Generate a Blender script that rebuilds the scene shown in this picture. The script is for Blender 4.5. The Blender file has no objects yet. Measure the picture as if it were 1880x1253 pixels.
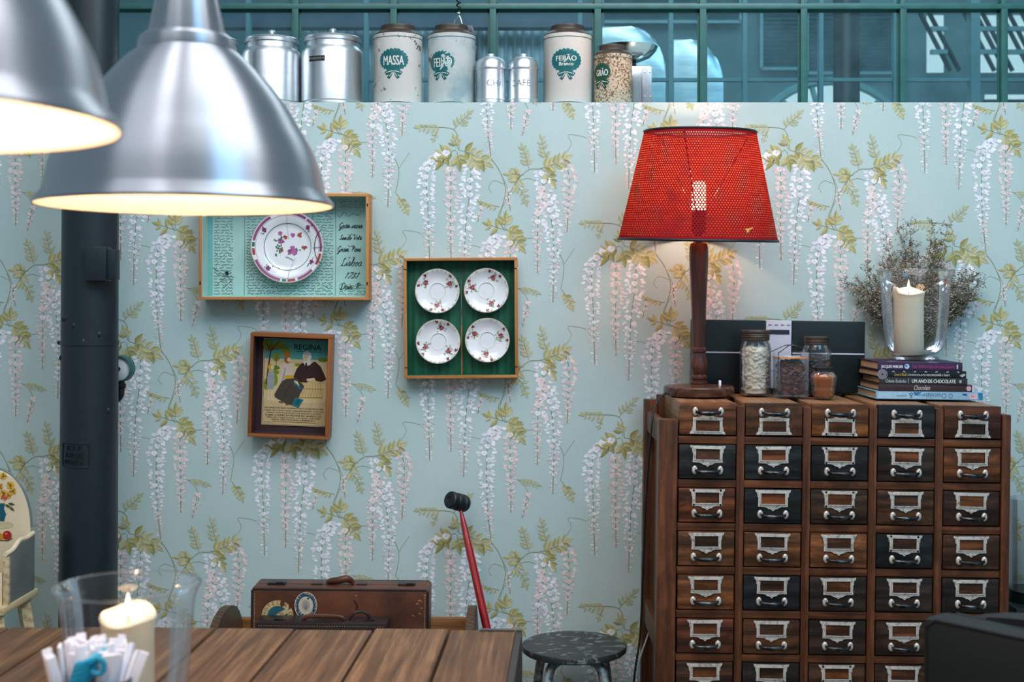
import bpy, bmesh, math, random
from mathutils import Vector, Matrix
R = math.radians
sc = bpy.context.scene
COL = sc.collection
# ------------------------------------------------------------------ camera, world, lights, exposure
FPX, VX, VY, CH, DW = 2350.0, 975.0, 550.0, 1.51, 4.2     # focal length (px), vanishing point, eye height, distance to the wall

def P(px, py, d):
    return Vector(((px - VX) * d / FPX, d - DW, CH - (py - VY) * d / FPX))

cam = bpy.data.cameras.new('camera')
camo = bpy.data.objects.new('camera', cam)
COL.objects.link(camo)
camo.location = (0, -DW, CH)
camo.rotation_euler = (R(90), 0, 0)
cam.sensor_width = 36
cam.lens = 36 * FPX / 1880
cam.shift_x = -(VX - 940) / 1880
cam.shift_y = -(626.5 - VY) / 1880
cam.clip_start = 0.05
cam.dof.use_dof = True
cam.dof.focus_distance = 4.05
cam.dof.aperture_fstop = 4.0
sc.camera = camo

world = bpy.data.worlds.new('world')
sc.world = world
world.use_nodes = True
wb = world.node_tree.nodes['Background']
wb.inputs[0].default_value = (0.46, 0.62, 0.72, 1)
wb.inputs[1].default_value = 0.58


def area(name, loc, target, sx, sy, power, col):
    l = bpy.data.lights.new(name, 'AREA')
    l.shape = 'RECTANGLE'
    l.size, l.size_y, l.energy, l.color = sx, sy, power, col
    o = bpy.data.objects.new(name, l)
    COL.objects.link(o)
    o.location = loc
    o.rotation_euler = (Vector(target) - Vector(loc)).to_track_quat('-Z', 'Y').to_euler()
    return o


# daylight of the hall: roof lights above and behind the viewer, then an added fill
area('roof_light_main', (0.35, -2.0, 4.05), (0.15, 0.0, 1.5), 3.0, 1.5, 100, (1.0, 0.98, 0.98))
area('roof_light_side', (2.5, -4.3, 4.7), (-0.3, -1.0, 1.5), 1.8, 1.4, 80, (0.28, 0.66, 1.0))
area('roof_light_rear', (-1.5, -3.7, 4.4), (-0.5, -1.2, 1.0), 2.6, 1.3, 36, (0.98, 0.96, 1.0))
area('hall_fill_light', (1.0, 3.2, 4.7), (1.0, 3.0, 1.5), 4.0, 2.0, 80, (0.86, 0.95, 1.0))  # added fill lamp, brightens the dim space behind the glazing

vs = sc.view_settings
vs.view_transform = 'Standard'
vs.look = 'None'
vs.exposure = 0.0
vs.gamma = 1.0
vs.use_curve_mapping = False
sc.cycles.use_denoising = True
sc.cycles.max_bounces = 10
sc.cycles.transparent_max_bounces = 24
sc.cycles.caustics_reflective = False
sc.cycles.caustics_refractive = False
sc.cycles.sample_clamp_indirect = 6.0

# ------------------------------------------------------------------ helpers: colours, materials


def lin(c):
    c /= 255.0
    return c / 12.92 if c <= 0.04045 else ((c + 0.055) / 1.055) ** 2.4


def S(r, g, b):
    return (lin(r), lin(g), lin(b), 1.0)


class NT:
    def __init__(s, name):
        s.m = bpy.data.materials.new(name)
        s.m.use_nodes = True
        s.t = s.m.node_tree
        s.b = s.t.nodes['Principled BSDF']
        s.out = s.t.nodes['Material Output']

    def n(s, kind, **kw):
        nd = s.t.nodes.new(kind)
        for k, v in kw.items():
            setattr(nd, k, v)
        return nd

    def put(s, sock, v):
        if hasattr(v, 'is_output') or isinstance(v, bpy.types.NodeSocket):
            s.t.links.new(v, sock)
        else:
            sock.default_value = v

    def math(s, op, a, b=0.0, c=0.0):
        nd = s.n('ShaderNodeMath', operation=op)
        for i, v in enumerate((a, b, c)):
            s.put(nd.inputs[i], v)
        return nd.outputs[0]

    def vmath(s, op, a, b=None):
        nd = s.n('ShaderNodeVectorMath', operation=op)
        s.put(nd.inputs[0], a)
        if b is not None:
            s.put(nd.inputs[1], b)
        return nd.outputs[1] if op == 'LENGTH' else nd.outputs[0]

    def mix(s, fac, a, b, mode='MIX'):
        nd = s.n('ShaderNodeMix', data_type='RGBA', blend_type=mode)
        s.put(nd.inputs[0], fac)
        s.put(nd.inputs[6], a)
        s.put(nd.inputs[7], b)
        return nd.outputs[2]

    def ramp(s, fac, stops):
        nd = s.n('ShaderNodeValToRGB')
        cr = nd.color_ramp
        while len(cr.elements) < len(stops):
            cr.elements.new(0.5)
        for e, (p, c) in zip(cr.elements, stops):
            e.position = p
            e.color = c if hasattr(c, '__len__') else (c, c, c, 1)
        s.put(nd.inputs[0], fac)
        return nd.outputs[0]

    def noise(s, vec, scale, detail=4, rough=0.55, dist=0.0):
        nd = s.n('ShaderNodeTexNoise')
        if vec is not None:
            s.put(nd.inputs['Vector'], vec)
        nd.inputs['Scale'].default_value = scale
        nd.inputs['Detail'].default_value = detail
        nd.inputs['Roughness'].default_value = rough
        nd.inputs['Distortion'].default_value = dist
        return nd.outputs[0]

    def coord(s, rand=True, scale=(1, 1, 1)):
        tc = s.n('ShaderNodeTexCoord').outputs['Object']
        if rand:
            oi = s.n('ShaderNodeObjectInfo').outputs['Random']
            cx = s.n('ShaderNodeCombineXYZ')
            s.put(cx.inputs[0], s.math('MULTIPLY', oi, 7.3))
            s.put(cx.inputs[1], s.math('MULTIPLY', oi, 13.7))
            s.put(cx.inputs[2], s.math('MULTIPLY', oi, 5.1))
            tc = s.vmath('ADD', tc, cx.outputs[0])
        if tuple(scale) != (1, 1, 1):
            tc = s.vmath('MULTIPLY', tc, tuple(scale))
        return tc

    def bump(s, h, strength=0.2, dist=0.002):
        nd = s.n('ShaderNodeBump')
        nd.inputs['Strength'].default_value = strength
        nd.inputs['Distance'].default_value = dist
        s.put(nd.inputs['Height'], h)
        s.t.links.new(nd.outputs[0], s.b.inputs['Normal'])

    def set(s, **kw):
        names = {'color': 'Base Color', 'rough': 'Roughness', 'metal': 'Metallic', 'spec': 'Specular IOR Level',
                 'coat': 'Coat Weight', 'sss': 'Subsurface Weight', 'aniso': 'Anisotropic', 'alpha': 'Alpha'}
        for k, v in kw.items():
            s.put(s.b.inputs[names[k]], v)
        return s


def simple(name, col, rough=0.5, metal=0.0, var=0.12, nscale=18, bump=0.0, spec=0.5, coat=0.0):
    t = NT(name)
    nz = t.noise(t.coord(), nscale, 5)
    dark = tuple(c * (1 - var) for c in col[:3]) + (1,)
    lite = tuple(min(1, c * (1 + var)) for c in col[:3]) + (1,)
    t.set(color=t.ramp(nz, [(0.3, dark), (0.7, lite)]), rough=rough, metal=metal, spec=spec, coat=coat)
    if bump:
        t.bump(nz, bump)
    return t.m


def wood(name, c1, c2, c3, axis=0, sc_=1.0, rough=0.5, tint=False, knots=0.0, bump=0.25, rings=0.35, spec=0.4, stain=0.0):
    """grain runs along the axis of the object's own space; tint multiplies by the object's colour"""
    t = NT(name)
    st = [24.0 * sc_] * 3
    st[axis] = 1.8 * sc_
    base = t.coord()
    v = t.vmath('MULTIPLY', base, tuple(st))
    n1 = t.noise(v, 1.6, 7, 0.6, 0.9)
    st2 = [110.0 * sc_] * 3
    st2[axis] = 3.0 * sc_
    n2 = t.noise(t.vmath('MULTIPLY', base, tuple(st2)), 1.5, 4, 0.6)
    w = t.n('ShaderNodeTexWave', wave_type='RINGS', rings_direction='XYZ'[axis])
    st3 = [9.0 * sc_] * 3
    st3[axis] = 0.9 * sc_
    t.put(w.inputs['Vector'], t.vmath('MULTIPLY', base, tuple(st3)))
    w.inputs['Scale'].default_value = 1.6
    w.inputs['Distortion'].default_value = 5.0
    w.inputs['Detail'].default_value = 3
    f = t.math('ADD', t.math('MULTIPLY', n1, 0.62 - rings * 0.5), t.math('MULTIPLY', n2, 0.44))
    f = t.math('ADD', f, t.math('MULTIPLY', w.outputs[1], rings * 0.45))
    col = t.ramp(f, [(0.30, c1), (0.52, c2), (0.74, c3)])
    if knots:
        vo = t.n('ShaderNodeTexVoronoi')
        sk = [5.5] * 3
        sk[axis] = 2.6
        t.put(vo.inputs['Vector'], t.vmath('MULTIPLY', base, tuple(sk)))
        vo.inputs['Scale'].default_value = 1.0
        k = t.ramp(vo.outputs['Distance'], [(0.05, 1.0), (0.16, 0.0)])
        col = t.mix(t.math('MULTIPLY', k, knots), col, tuple(c * 0.35 for c in c1[:3]) + (1,))
    if stain:
        ss = [9.0] * 3
        ss[axis] = 4.0
        sn = t.noise(t.vmath('MULTIPLY', base, tuple(ss)), 1.6, 6, 0.7, 0.5)
        col = t.mix(t.math('MULTIPLY', t.ramp(sn, [(0.42, 1.0), (0.58, 0.0)]), stain), col, tuple(c * 0.22 for c in c2[:3]) + (1,))
    if tint:
        oc = t.n('ShaderNodeObjectInfo').outputs['Color']
        col = t.mix(1.0, col, oc, 'MULTIPLY')
    t.set(color=col, rough=rough, spec=spec)
    t.bump(f, bump, 0.0015)
    return t.m


def brushed(name, col, rough=0.28, aniso=0.0, streak=(60, 60, 1.5), var=0.10, metal=1.0):
    t = NT(name)
    nz = t.noise(t.coord(True, streak), 1.0, 5, 0.6)
    dark = tuple(c * (1 - var) for c in col[:3]) + (1,)
    lite = tuple(min(1, c * (1 + var)) for c in col[:3]) + (1,)
    t.set(color=t.ramp(nz, [(0.3, dark), (0.7, lite)]), metal=metal, aniso=aniso,
          rough=t.math('ADD', t.math('MULTIPLY', nz, 0.06), rough - 0.03))
    if aniso:
        tg = t.n('ShaderNodeTangent', direction_type='RADIAL', axis='Z')
        t.t.links.new(tg.outputs[0], t.b.inputs['Tangent'])
        t.b.inputs['Anisotropic Rotation'].default_value = 0.25
    return t.m


def glassy(name, tint=(0.96, 0.98, 0.98, 1), edge=0.75, rough=0.02, film=0.03, filmcol=(0.8, 0.85, 0.85, 1)):
    """thin clear glass: see-through body, mirror sheen that grows to the rim, a faint dusty film"""
    t = NT(name)
    t.t.nodes.remove(t.b)
    tr = t.n('ShaderNodeBsdfTransparent')
    tr.inputs[0].default_value = tint
    gl = t.n('ShaderNodeBsdfGlossy')
    gl.inputs[0].default_value = (0.95, 0.97, 1, 1)
    gl.inputs[1].default_value = rough
    df = t.n('ShaderNodeBsdfDiffuse')
    df.inputs[0].default_value = filmcol
    lw = t.n('ShaderNodeLayerWeight')
    lw.inputs[0].default_value = 0.25
    fr = t.n('ShaderNodeFresnel')
    fr.inputs[0].default_value = 1.45
    nz = t.noise(t.coord(), 9, 5, 0.6)
    m1 = t.n('ShaderNodeMixShader')
    t.put(m1.inputs[0], t.math('MULTIPLY', t.math('ADD', t.math('MULTIPLY', t.math('POWER', lw.outputs[1], 3.0), 0.55), fr.outputs[0]), edge))
    t.t.links.new(tr.outputs[0], m1.inputs[1])
    t.t.links.new(gl.outputs[0], m1.inputs[2])
    m2 = t.n('ShaderNodeMixShader')
    t.put(m2.inputs[0], t.math('MULTIPLY', t.ramp(nz, [(0.35, 0.3), (0.75, 1.0)]), film))
    t.t.links.new(m1.outputs[0], m2.inputs[1])
    t.t.links.new(df.outputs[0], m2.inputs[2])
    t.t.links.new(m2.outputs[0], t.out.inputs[0])
    return t.m


def emit(name, col, strength):
    t = NT(name)
    t.t.nodes.remove(t.b)
    e = t.n('ShaderNodeEmission')
    e.inputs[0].default_value = col
    e.inputs[1].default_value = strength
    t.t.links.new(e.outputs[0], t.out.inputs[0])
    return t.m


def print_mat(name, rough=0.75, spec=0.25):
    t = NT(name)
    a = t.n('ShaderNodeAttribute', attribute_name='Col')
    nz = t.noise(t.coord(False), 60, 3)
    t.set(color=t.mix(1.0, a.outputs[0], t.ramp(nz, [(0.3, 0.86), (0.7, 1.0)]), 'MULTIPLY'), rough=rough, spec=spec)
    return t.m


# ------------------------------------------------------------------ helpers: meshes and objects


class MB:
    """collects shapes into one mesh"""

    def __init__(s):
        s.bm = bmesh.new()
        s.uv = None

    def box(s, c, d, bev=0.0, rot=None, seg=2):
        r = bmesh.ops.create_cube(s.bm, size=1.0)
        vs_ = r['verts']
        m = Matrix.Translation(Vector(c)) @ (rot.to_4x4() if rot else Matrix.Identity(4)) @ Matrix.Diagonal((d[0], d[1], d[2], 1))
        bmesh.ops.transform(s.bm, matrix=m, verts=vs_)
        if bev:
            es = list({e for v in vs_ for e in v.link_edges})
            bmesh.ops.bevel(s.bm, geom=es, offset=bev, segments=seg, profile=0.6, affect='EDGES', clamp_overlap=True)
        return s

    def box2(s, a, b, bev=0.0):
        return s.box([(p + q) / 2 for p, q in zip(a, b)], [abs(q - p) for p, q in zip(a, b)], bev)

    def lathe(s, prof, seg=40, c=(0, 0, 0), axis='Z', closed=False, rot=None, uv=False):
        c = Vector(c)
        rings = []
        for (r, z) in prof:
            ring = []
            if r < 1e-6:
                pts = [(0, 0, z)]
            else:
                pts = [(r * math.cos(2 * math.pi * i / seg), r * math.sin(2 * math.pi * i / seg), z) for i in range(seg)]
            for p in pts:
                if axis == 'X':
                    p = (p[2], p[0], p[1])
                elif axis == 'Y':
                    p = (p[0], p[2], p[1])
                v = Vector(p)
                if rot:
                    v = rot @ v
                ring.append(s.bm.verts.new(v + c))
            rings.append(ring)
        if closed:
            rings.append(rings[0])
        if uv:
            s.uv = s.bm.loops.layers.uv.verify()
        acc = 0.0
        for k in range(len(rings) - 1):
            a, b = rings[k], rings[k + 1]
            for i in range(seg):
                j = (i + 1) % seg
                if len(a) == 1 and len(b) == 1:
                    break
                if len(a) == 1:
                    f = s.bm.faces.new((a[0], b[i], b[j]))
                elif len(b) == 1:
                    f = s.bm.faces.new((a[i], a[j], b[0]))
                else:
                    f = s.bm.faces.new((a[i], a[j], b[j], b[i]))
                    if uv:
                        for lp, (uu, vv) in zip(f.loops, ((i, k), (i + 1, k), (i + 1, k + 1), (i, k + 1))):
                            lp[s.uv].uv = (uu / seg, vv / (len(rings) - 1))
        return s

    def tube(s, pts, r, seg=10, closed=False, cap=True):
        pts = [Vector(p) for p in pts]
        n = len(pts)
        rs = r if hasattr(r, '__len__') else [r] * n
        tang = []
        for i in range(n):
            if closed:
                t = pts[(i + 1) % n] - pts[i - 1]
            else:
                t = pts[min(i + 1, n - 1)] - pts[max(i - 1, 0)]
            tang.append(t.normalized())
        up = Vector((0, 0, 1)) if abs(tang[0].z) < 0.9 else Vector((1, 0, 0))
        nrm = (up - tang[0] * up.dot(tang[0])).normalized()
        rings = []
        for i in range(n):
            nrm = (nrm - tang[i] * nrm.dot(tang[i])).normalized()
            bn = tang[i].cross(nrm)
            rings.append([s.bm.verts.new(pts[i] + (nrm * math.cos(2 * math.pi * k / seg) + bn * math.sin(2 * math.pi * k / seg)) * rs[i]) for k in range(seg)])
        m = n if closed else n - 1
        for i in range(m):
            a, b = rings[i], rings[(i + 1) % n]
            for k in range(seg):
                s.bm.faces.new((a[k], a[(k + 1) % seg], b[(k + 1) % seg], b[k]))
        if cap and not closed:
            s.bm.faces.new(rings[0][::-1])
            s.bm.faces.new(rings[-1])
        return s

    def prism(s, poly, h0, h1, plane='XZ', bev=0.0):
        """polygon in a plane, extruded along the third axis from h0 to h1"""
        def mk(p, h):
            return {'XZ': (p[0], h, p[1]), 'XY': (p[0], p[1], h), 'YZ': (h, p[0], p[1])}[plane]
        a = [s.bm.verts.new(mk(p, h0)) for p in poly]
        b = [s.bm.verts.new(mk(p, h1)) for p in poly]
        n = len(poly)
        fs = [s.bm.faces.new(a[::-1]), s.bm.faces.new(b)]
        for i in range(n):
            fs.append(s.bm.faces.new((a[i], a[(i + 1) % n], b[(i + 1) % n], b[i])))
        if bev:
            es = list({e for e in fs[0].edges} | {e for e in fs[1].edges})
            bmesh.ops.bevel(s.bm, geom=es, offset=bev, segments=2, profile=0.6, affect='EDGES', clamp_overlap=True)
        return s

    def ell(s, c, r, sub=2, rot=None, jit=0.0, rnd=None):
        q = bmesh.ops.create_icosphere(s.bm, subdivisions=sub, radius=1.0)
        if jit:
            for v in q['verts']:
                v.co *= 1 + rnd.uniform(-jit, jit)
        m = Matrix.Translation(Vector(c)) @ (rot.to_4x4() if rot else Matrix.Identity(4)) @ Matrix.Diagonal((r[0], r[1], r[2], 1))
        bmesh.ops.transform(s.bm, matrix=m, verts=q['verts'])
        return s

    def mesh(s, name, smooth=True, ang=38):
        bmesh.ops.recalc_face_normals(s.bm, faces=s.bm.faces[:])
        me = bpy.data.meshes.new(name)
        s.bm.to_mesh(me)
        s.bm.free()
        if smooth:
            me.polygons.foreach_set('use_smooth', [True] * len(me.polygons))
            me.set_sharp_from_angle(angle=R(ang))
        return me


def link(name, me, mat, parent=None, loc=None, rot=None):
    if isinstance(me, MB):
        me = me.mesh(name)
    if mat is not None and not me.materials:
        me.materials.append(mat)
    o = bpy.data.objects.new(name, me)
    COL.objects.link(o)
    if parent:
        o.parent = parent
    if loc is not None:
        o.location = loc
    if rot is not None:
        o.rotation_euler = rot
    return o


def tag(o, label, cat, group=None, kind=None):
    o['label'] = label
    o['category'] = cat
    if group:
        o['group'] = group
    if kind:
        o['kind'] = kind
    return o


def thing(name, label, cat, loc=(0, 0, 0), rot=(0, 0, 0), group=None):
    o = bpy.data.objects.new(name, None)
    COL.objects.link(o)
    o.location = loc
    o.rotation_euler = rot
    o.empty_display_size = 0.1
    return tag(o, label, cat, group)


def struct(name, me, mat, parent=None, loc=None, rot=None):
    o = link(name, me, mat, parent, loc, rot)
    if not parent:
        o['kind'] = 'structure'
    return o


def struct_root(name, loc=(0, 0, 0)):
    o = bpy.data.objects.new(name, None)
    COL.objects.link(o)
    o.location = loc
    o['kind'] = 'structure'
    return o


def dup_tree(o, parent=None):
    c = o.copy()
    COL.objects.link(c)
    if parent:
        c.parent = parent
    for ch in list(o.children):
        dup_tree(ch, c)
    return c


# flat print: lettering, painted motifs, patterns ----------------------------------------
_tc = {}


def text_shape(s, shear=0.0):
    key = (s, shear)
    if key not in _tc:
        cu = bpy.data.curves.new('t', 'FONT')
        cu.body = s
        cu.size = 1.0
        cu.shear = shear
        cu.resolution_u = 3
        cu.fill_mode = 'FRONT'
        ob = bpy.data.objects.new('t', cu)
        COL.objects.link(ob)
        bpy.context.view_layer.update()
        me = bpy.data.meshes.new_from_object(ob.evaluated_get(bpy.context.evaluated_depsgraph_get()))
        vv = [(v.co.x, v.co.y) for v in me.vertices]
        ff = [tuple(p.vertices) for p in me.polygons]
        bpy.data.objects.remove(ob)
        bpy.data.meshes.remove(me)
        bpy.data.curves.remove(cu)
        x0 = min(v[0] for v in vv)
        x1 = max(v[0] for v in vv)
        y0 = min(v[1] for v in vv)
        y1 = max(v[1] for v in vv)
        _tc[key] = (vv, ff, x0, x1, y0, y1)
    return _tc[key]


class Dec:
    """flat shapes in picture-like units (x right, y down), each with its own colour"""

    def __init__(s, step=1.0e-5, base=0.0003):
        s.v, s.f, s.c, s.k, s.step, s.base = [], [], [], 0, step, base

    def raw(s, pts, faces, col):
        o = len(s.v)
        h = s.base + s.k * s.step
        s.k += 1
        s.v += [(p[0], p[1], h) for p in pts]
        for f in faces:
            s.f.append(tuple(o + i for i in f))
            s.c.append(col)
        return s

    def poly(s, pts, col):
        return s.raw(pts, [tuple(range(len(pts)))], col)

    def rect(s, x0, y0, x1, y1, col):
        return s.poly([(x0, y0), (x1, y0), (x1, y1), (x0, y1)], col)

    def ell(s, x, y, rx, ry, col, rot=0.0, n=12, a0=0.0, a1=6.283185):
        cr, sr = math.cos(rot), math.sin(rot)
        pts = []
        for i in range(n):
            a = a0 + (a1 - a0) * i / (n if a1 - a0 > 6.28 else n - 1)
            u, w = rx * math.cos(a), ry * math.sin(a)
            pts.append((x + u * cr - w * sr, y + u * sr + w * cr))
        return s.poly(pts, col)

    def ring(s, x, y, r0, r1, col, a0=0.0, a1=6.283185, n=48, ry=1.0):
        pts, fs = [], []
        for i in range(n + 1):
            a = a0 + (a1 - a0) * i / n
            pts += [(x + r0 * math.cos(a), y + r0 * ry * math.sin(a)), (x + r1 * math.cos(a), y + r1 * ry * math.sin(a))]
        for i in range(n):
            fs.append((2 * i, 2 * i + 1, 2 * i + 3, 2 * i + 2))
        return s.raw(pts, fs, col)

    def line(s, pts, w, col):
        vv, fs = [], []
        n = len(pts)
        ws = w if hasattr(w, '__len__') else [w] * n
        for i in range(n):
            a, b = pts[max(i - 1, 0)], pts[min(i + 1, n - 1)]
            dx, dy = b[0] - a[0], b[1] - a[1]
            l = math.hypot(dx, dy) or 1
            nx, ny = -dy / l * ws[i] / 2, dx / l * ws[i] / 2
            vv += [(pts[i][0] + nx, pts[i][1] + ny), (pts[i][0] - nx, pts[i][1] - ny)]
        for i in range(n - 1):
            fs.append((2 * i, 2 * i + 1, 2 * i + 3, 2 * i + 2))
        return s.raw(vv, fs, col)

    def leaf(s, x, y, a, l, w, c1, c2):
        ca, sa = math.cos(a), math.sin(a)
        for sg, col in ((1, c1), (-1, c2)):
            pts = [(0, 0), (l * .3, sg * w * .46), (l * .6, sg * w * .42), (l * .85, sg * w * .16), (l, 0)]
            s.poly([(x + u * ca - v_ * sa, y + u * sa + v_ * ca) for u, v_ in pts], col)
        return s

    def text(s, t, x, y, h, col, width=None, align='C', shear=0.0, rot=0.0, caps=None):
        """h = height of the shape's extent (or of capitals if caps given); y = bottom line"""
        vv, ff, x0, x1, y0, y1 = text_shape(t, shear)
        k = h / (caps or (y1 - y0))
        kx = width / (x1 - x0) if width else k
        yb = 0.0 if caps else y0
        off = {'C': (x0 + x1) / 2, 'L': x0, 'R': x1}[align]
        cr, sr = math.cos(rot), math.sin(rot)
        pts = []
        for (a, b) in vv:
            u, w = (a - off) * kx, -(b - yb) * k
            pts.append((x + u * cr - w * sr, y + u * sr + w * cr))
        return s.raw(pts, ff, col)

    def arctext(s, t, cx, cy, r, h, col, a_mid, step, ry=1.0, flip=False):
        n = len(t)
        for i, ch in enumerate(t):
            if ch == ' ':
                continue
            a = a_mid + (i - (n - 1) / 2) * step * (-1 if flip else 1)
            x, y = cx + r * math.cos(a), cy + r * ry * math.sin(a)
            s.text(ch, x, y, h, col, rot=a + math.pi / 2 + (math.pi if flip else 0), caps=0.72)
        return s

    def scribble(s, x0, x1, y, h, col, w, rnd, dens=1.0):
        x = x0
        while x < x1 - 2:
            wl = rnd.uniform(5, 16) * dens
            e = min(x + wl, x1)
            n = max(4, int((e - x) / (1.1 * dens)))
            pts = []
            for i in range(n):
                pts.append((x + (e - x) * i / (n - 1), y + h * (0.5 - rnd.random()) * (1.0 if i % 2 else 0.55) - (h * 0.9 if rnd.random() < 0.10 else 0)))
            s.line(pts, w, col)
            x = e + rnd.uniform(1.5, 3.5) * dens
        return s

    def build(s, name, fn, parent=None, mat=None, cut=None, loc=None):
        me = bpy.data.meshes.new(name)
        if cut:
            bm = bmesh.new()
            lay = bm.faces.layers.int.new('ci')
            vs_ = [bm.verts.new(v) for v in s.v]
            for i, f in enumerate(s.f):
                try:
                    q = bm.faces.new([vs_[j] for j in f])
                    q[lay] = i
                except ValueError:
                    pass
            xs = [v[0] for v in s.v]
            x = math.floor(min(xs) / cut) * cut + cut
            while x < max(xs):
                bmesh.ops.bisect_plane(bm, geom=bm.verts[:] + bm.edges[:] + bm.faces[:], plane_co=(x, 0, 0), plane_no=(1, 0, 0))
                x += cut
            cols = []
            for f in bm.faces:
                cols += [s.c[f[lay]]] * len(f.verts)
            for v in bm.verts:
                v.co = fn(*v.co)
            bm.to_mesh(me)
            bm.free()
        else:
            me.from_pydata([tuple(fn(*v)) for v in s.v], [], s.f)
            cols = []
            for f, c in zip(s.f, s.c):
                cols += [c] * len(f)
        ca = me.color_attributes.new('Col', 'FLOAT_COLOR', 'CORNER')
        ca.data.foreach_set('color', [x for c in cols for x in c])
        return link(name, me, mat or M_PRINT, parent, loc)


M_PRINT = print_mat('printed ink')
M_ENAMEL_PRINT = print_mat('enamel paint', 0.3, 0.5)
# ------------------------------------------------------------------ materials
m_paper = NT('wallpaper ground')
_v = m_paper.coord(False)
_n = m_paper.noise(_v, 2.2, 6, 0.62)
_n2 = m_paper.noise(m_paper.vmath('MULTIPLY', _v, (90, 90, 14)), 1.0, 3)
m_paper.set(color=m_paper.mix(m_paper.math('MULTIPLY', _n2, 0.35), m_paper.ramp(_n, [(0.3, S(168, 193, 190)), (0.7, S(188, 207, 206))]), S(197, 212, 211)), rough=0.8, spec=0.2)
m_paper.bump(_n2, 0.05)
m_paper = m_paper.m
m_floor = simple('worn concrete floor', S(120, 112, 102), 0.6, var=0.2, nscale=3, bump=0.1)
m_teal = simple('teal window paint', S(44, 96, 92), 0.4, var=0.15)
m_pane = glassy('window pane', (0.80, 0.93, 0.95, 1), 0.5, 0.0, 0.16, S(112, 150, 162))
m_far = simple('dim teal plaster', S(76, 108, 114), 0.8, var=0.25, nscale=1.2)
m_farframe = simple('grey blue steel paint', S(96, 142, 150), 0.5)
m_dark = simple('dark painted iron', S(22, 38, 42), 0.45, var=0.15)
m_black = simple('black plastic', S(16, 22, 24), 0.4)
m_column = simple('blue black column paint', S(19, 34, 40), 0.42, var=0.15, nscale=40, bump=0.12)
m_alu = brushed('brushed aluminium shade', (0.41, 0.43, 0.475, 1), 0.40, 0.92, (2, 2, 120), 0.03)
m_can = brushed('aluminium canister', (0.74, 0.78, 0.81, 1), 0.38, 0.6, (3, 3, 40), 0.05)
m_steel = brushed('polished steel', (0.70, 0.73, 0.75, 1), 0.16, 0, (30, 30, 30), 0.08)
m_white_in = simple('white enamel lining', S(250, 240, 228), 0.5, var=0.02)
m_bulb = emit('warm bulb', (1.0, 0.66, 0.30, 1), 22)
m_gold_line = simple('gold edge', S(190, 150, 80), 0.4)
m_oak = wood('honey pine rim', S(150, 92, 46), S(190, 126, 66), S(208, 148, 86), 0, 1.0, 0.5)
m_oakz = wood('honey pine rim upright', S(150, 92, 46), S(190, 126, 66), S(208, 148, 86), 2, 1.0, 0.5)
m_walnut = wood('brown frame wood', S(92, 48, 20), S(146, 84, 40), S(176, 108, 56), 0, 1.1, 0.45)
m_walnutz = wood('brown frame wood upright', S(92, 48, 20), S(146, 84, 40), S(176, 108, 56), 2, 1.1, 0.45)
m_maroon = simple('maroon lining', S(48, 24, 30), 0.7)
m_greenwood = wood('green stained board', S(10, 62, 44), S(22, 88, 62), S(40, 108, 80), 2, 1.6, 0.55)
m_cabx = wood('cabinet rail wood', S(50, 26, 14), S(98, 54, 30), S(136, 82, 48), 0, 1.4, 0.38, knots=0.25, stain=0.55)
m_cabz = wood('cabinet upright wood', S(52, 28, 15), S(98, 54, 31), S(134, 82, 50), 2, 1.3, 0.38, knots=0.3, stain=0.5)
m_caby = wood('cabinet side wood', S(54, 32, 20), S(88, 55, 34), S(118, 78, 50), 2, 1.2, 0.5)
m_drawer = wood('drawer front wood', (0.10, 0.09, 0.09, 1), (0.78, 0.74, 0.72, 1), (1.6, 1.45, 1.3, 1), 0, 1.5, 0.36, tint=True, rings=0.5, stain=0.75)
m_drawtop = wood('drawer box wood', S(104, 70, 46), S(140, 100, 68), S(164, 124, 90), 1, 1.4, 0.42)
m_nickel = NT('tarnished nickel')
_nz = m_nickel.noise(m_nickel.coord(), 90, 4)
m_nickel.set(color=m_nickel.ramp(_nz, [(0.30, S(158, 146, 132)), (0.48, S(222, 212, 202))]), metal=0.3, rough=0.40)
m_nickel = m_nickel.m
m_handle = NT('worn black iron handle')
_nz = m_handle.noise(m_handle.coord(), 50, 4)
m_handle.set(color=m_handle.ramp(_nz, [(0.4, S(34, 34, 36)), (0.75, S(96, 96, 98))]), metal=0.8, rough=0.26)
m_handle = m_handle.m
m_table = wood('weathered table plank', S(50, 34, 24), S(112, 79, 54), S(170, 130, 94), 1, 0.6, 0.55, tint=True, knots=0.8, bump=0.3, rings=0.10, stain=0.18)
m_tableframe = wood('dark table frame', S(40, 40, 40), S(58, 54, 50), S(76, 70, 64), 0, 1, 0.5)
m_mahog = wood('turned mahogany', S(36, 17, 12), S(70, 34, 23), S(104, 56, 38), 2, 1.0, 0.26, spec=0.6)
m_leather = NT('brown case leather')
_nz = m_leather.noise(m_leather.coord(), 7, 7, 0.65)
_nf = m_leather.noise(m_leather.coord(), 160, 3)
m_leather.set(color=m_leather.ramp(_nz, [(0.28, S(44, 22, 14)), (0.5, S(84, 46, 28)), (0.74, S(112, 64, 40))]), rough=0.42)
m_leather.bump(_nf, 0.12)
m_leather = m_leather.m
m_leatherdk = simple('dark case leather', S(38, 26, 26), 0.4, var=0.3, nscale=20, bump=0.1)
m_thread = simple('waxed thread', S(190, 160, 120), 0.7)
m_red = simple('red lacquered handle', S(150, 24, 32), 0.25, var=0.15, coat=0.4)
m_rubber = simple('black rubber', S(18, 26, 30), 0.5, var=0.2)
m_glass = glassy('clear glass', (0.955, 0.955, 0.95, 1), 0.62, 0.05, 0.035, S(200, 204, 204))
m_jar = glassy('jar glass', (0.985, 0.99, 0.988, 1), 0.55, 0.02, 0.02)
m_wax = NT('ivory wax')
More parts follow.
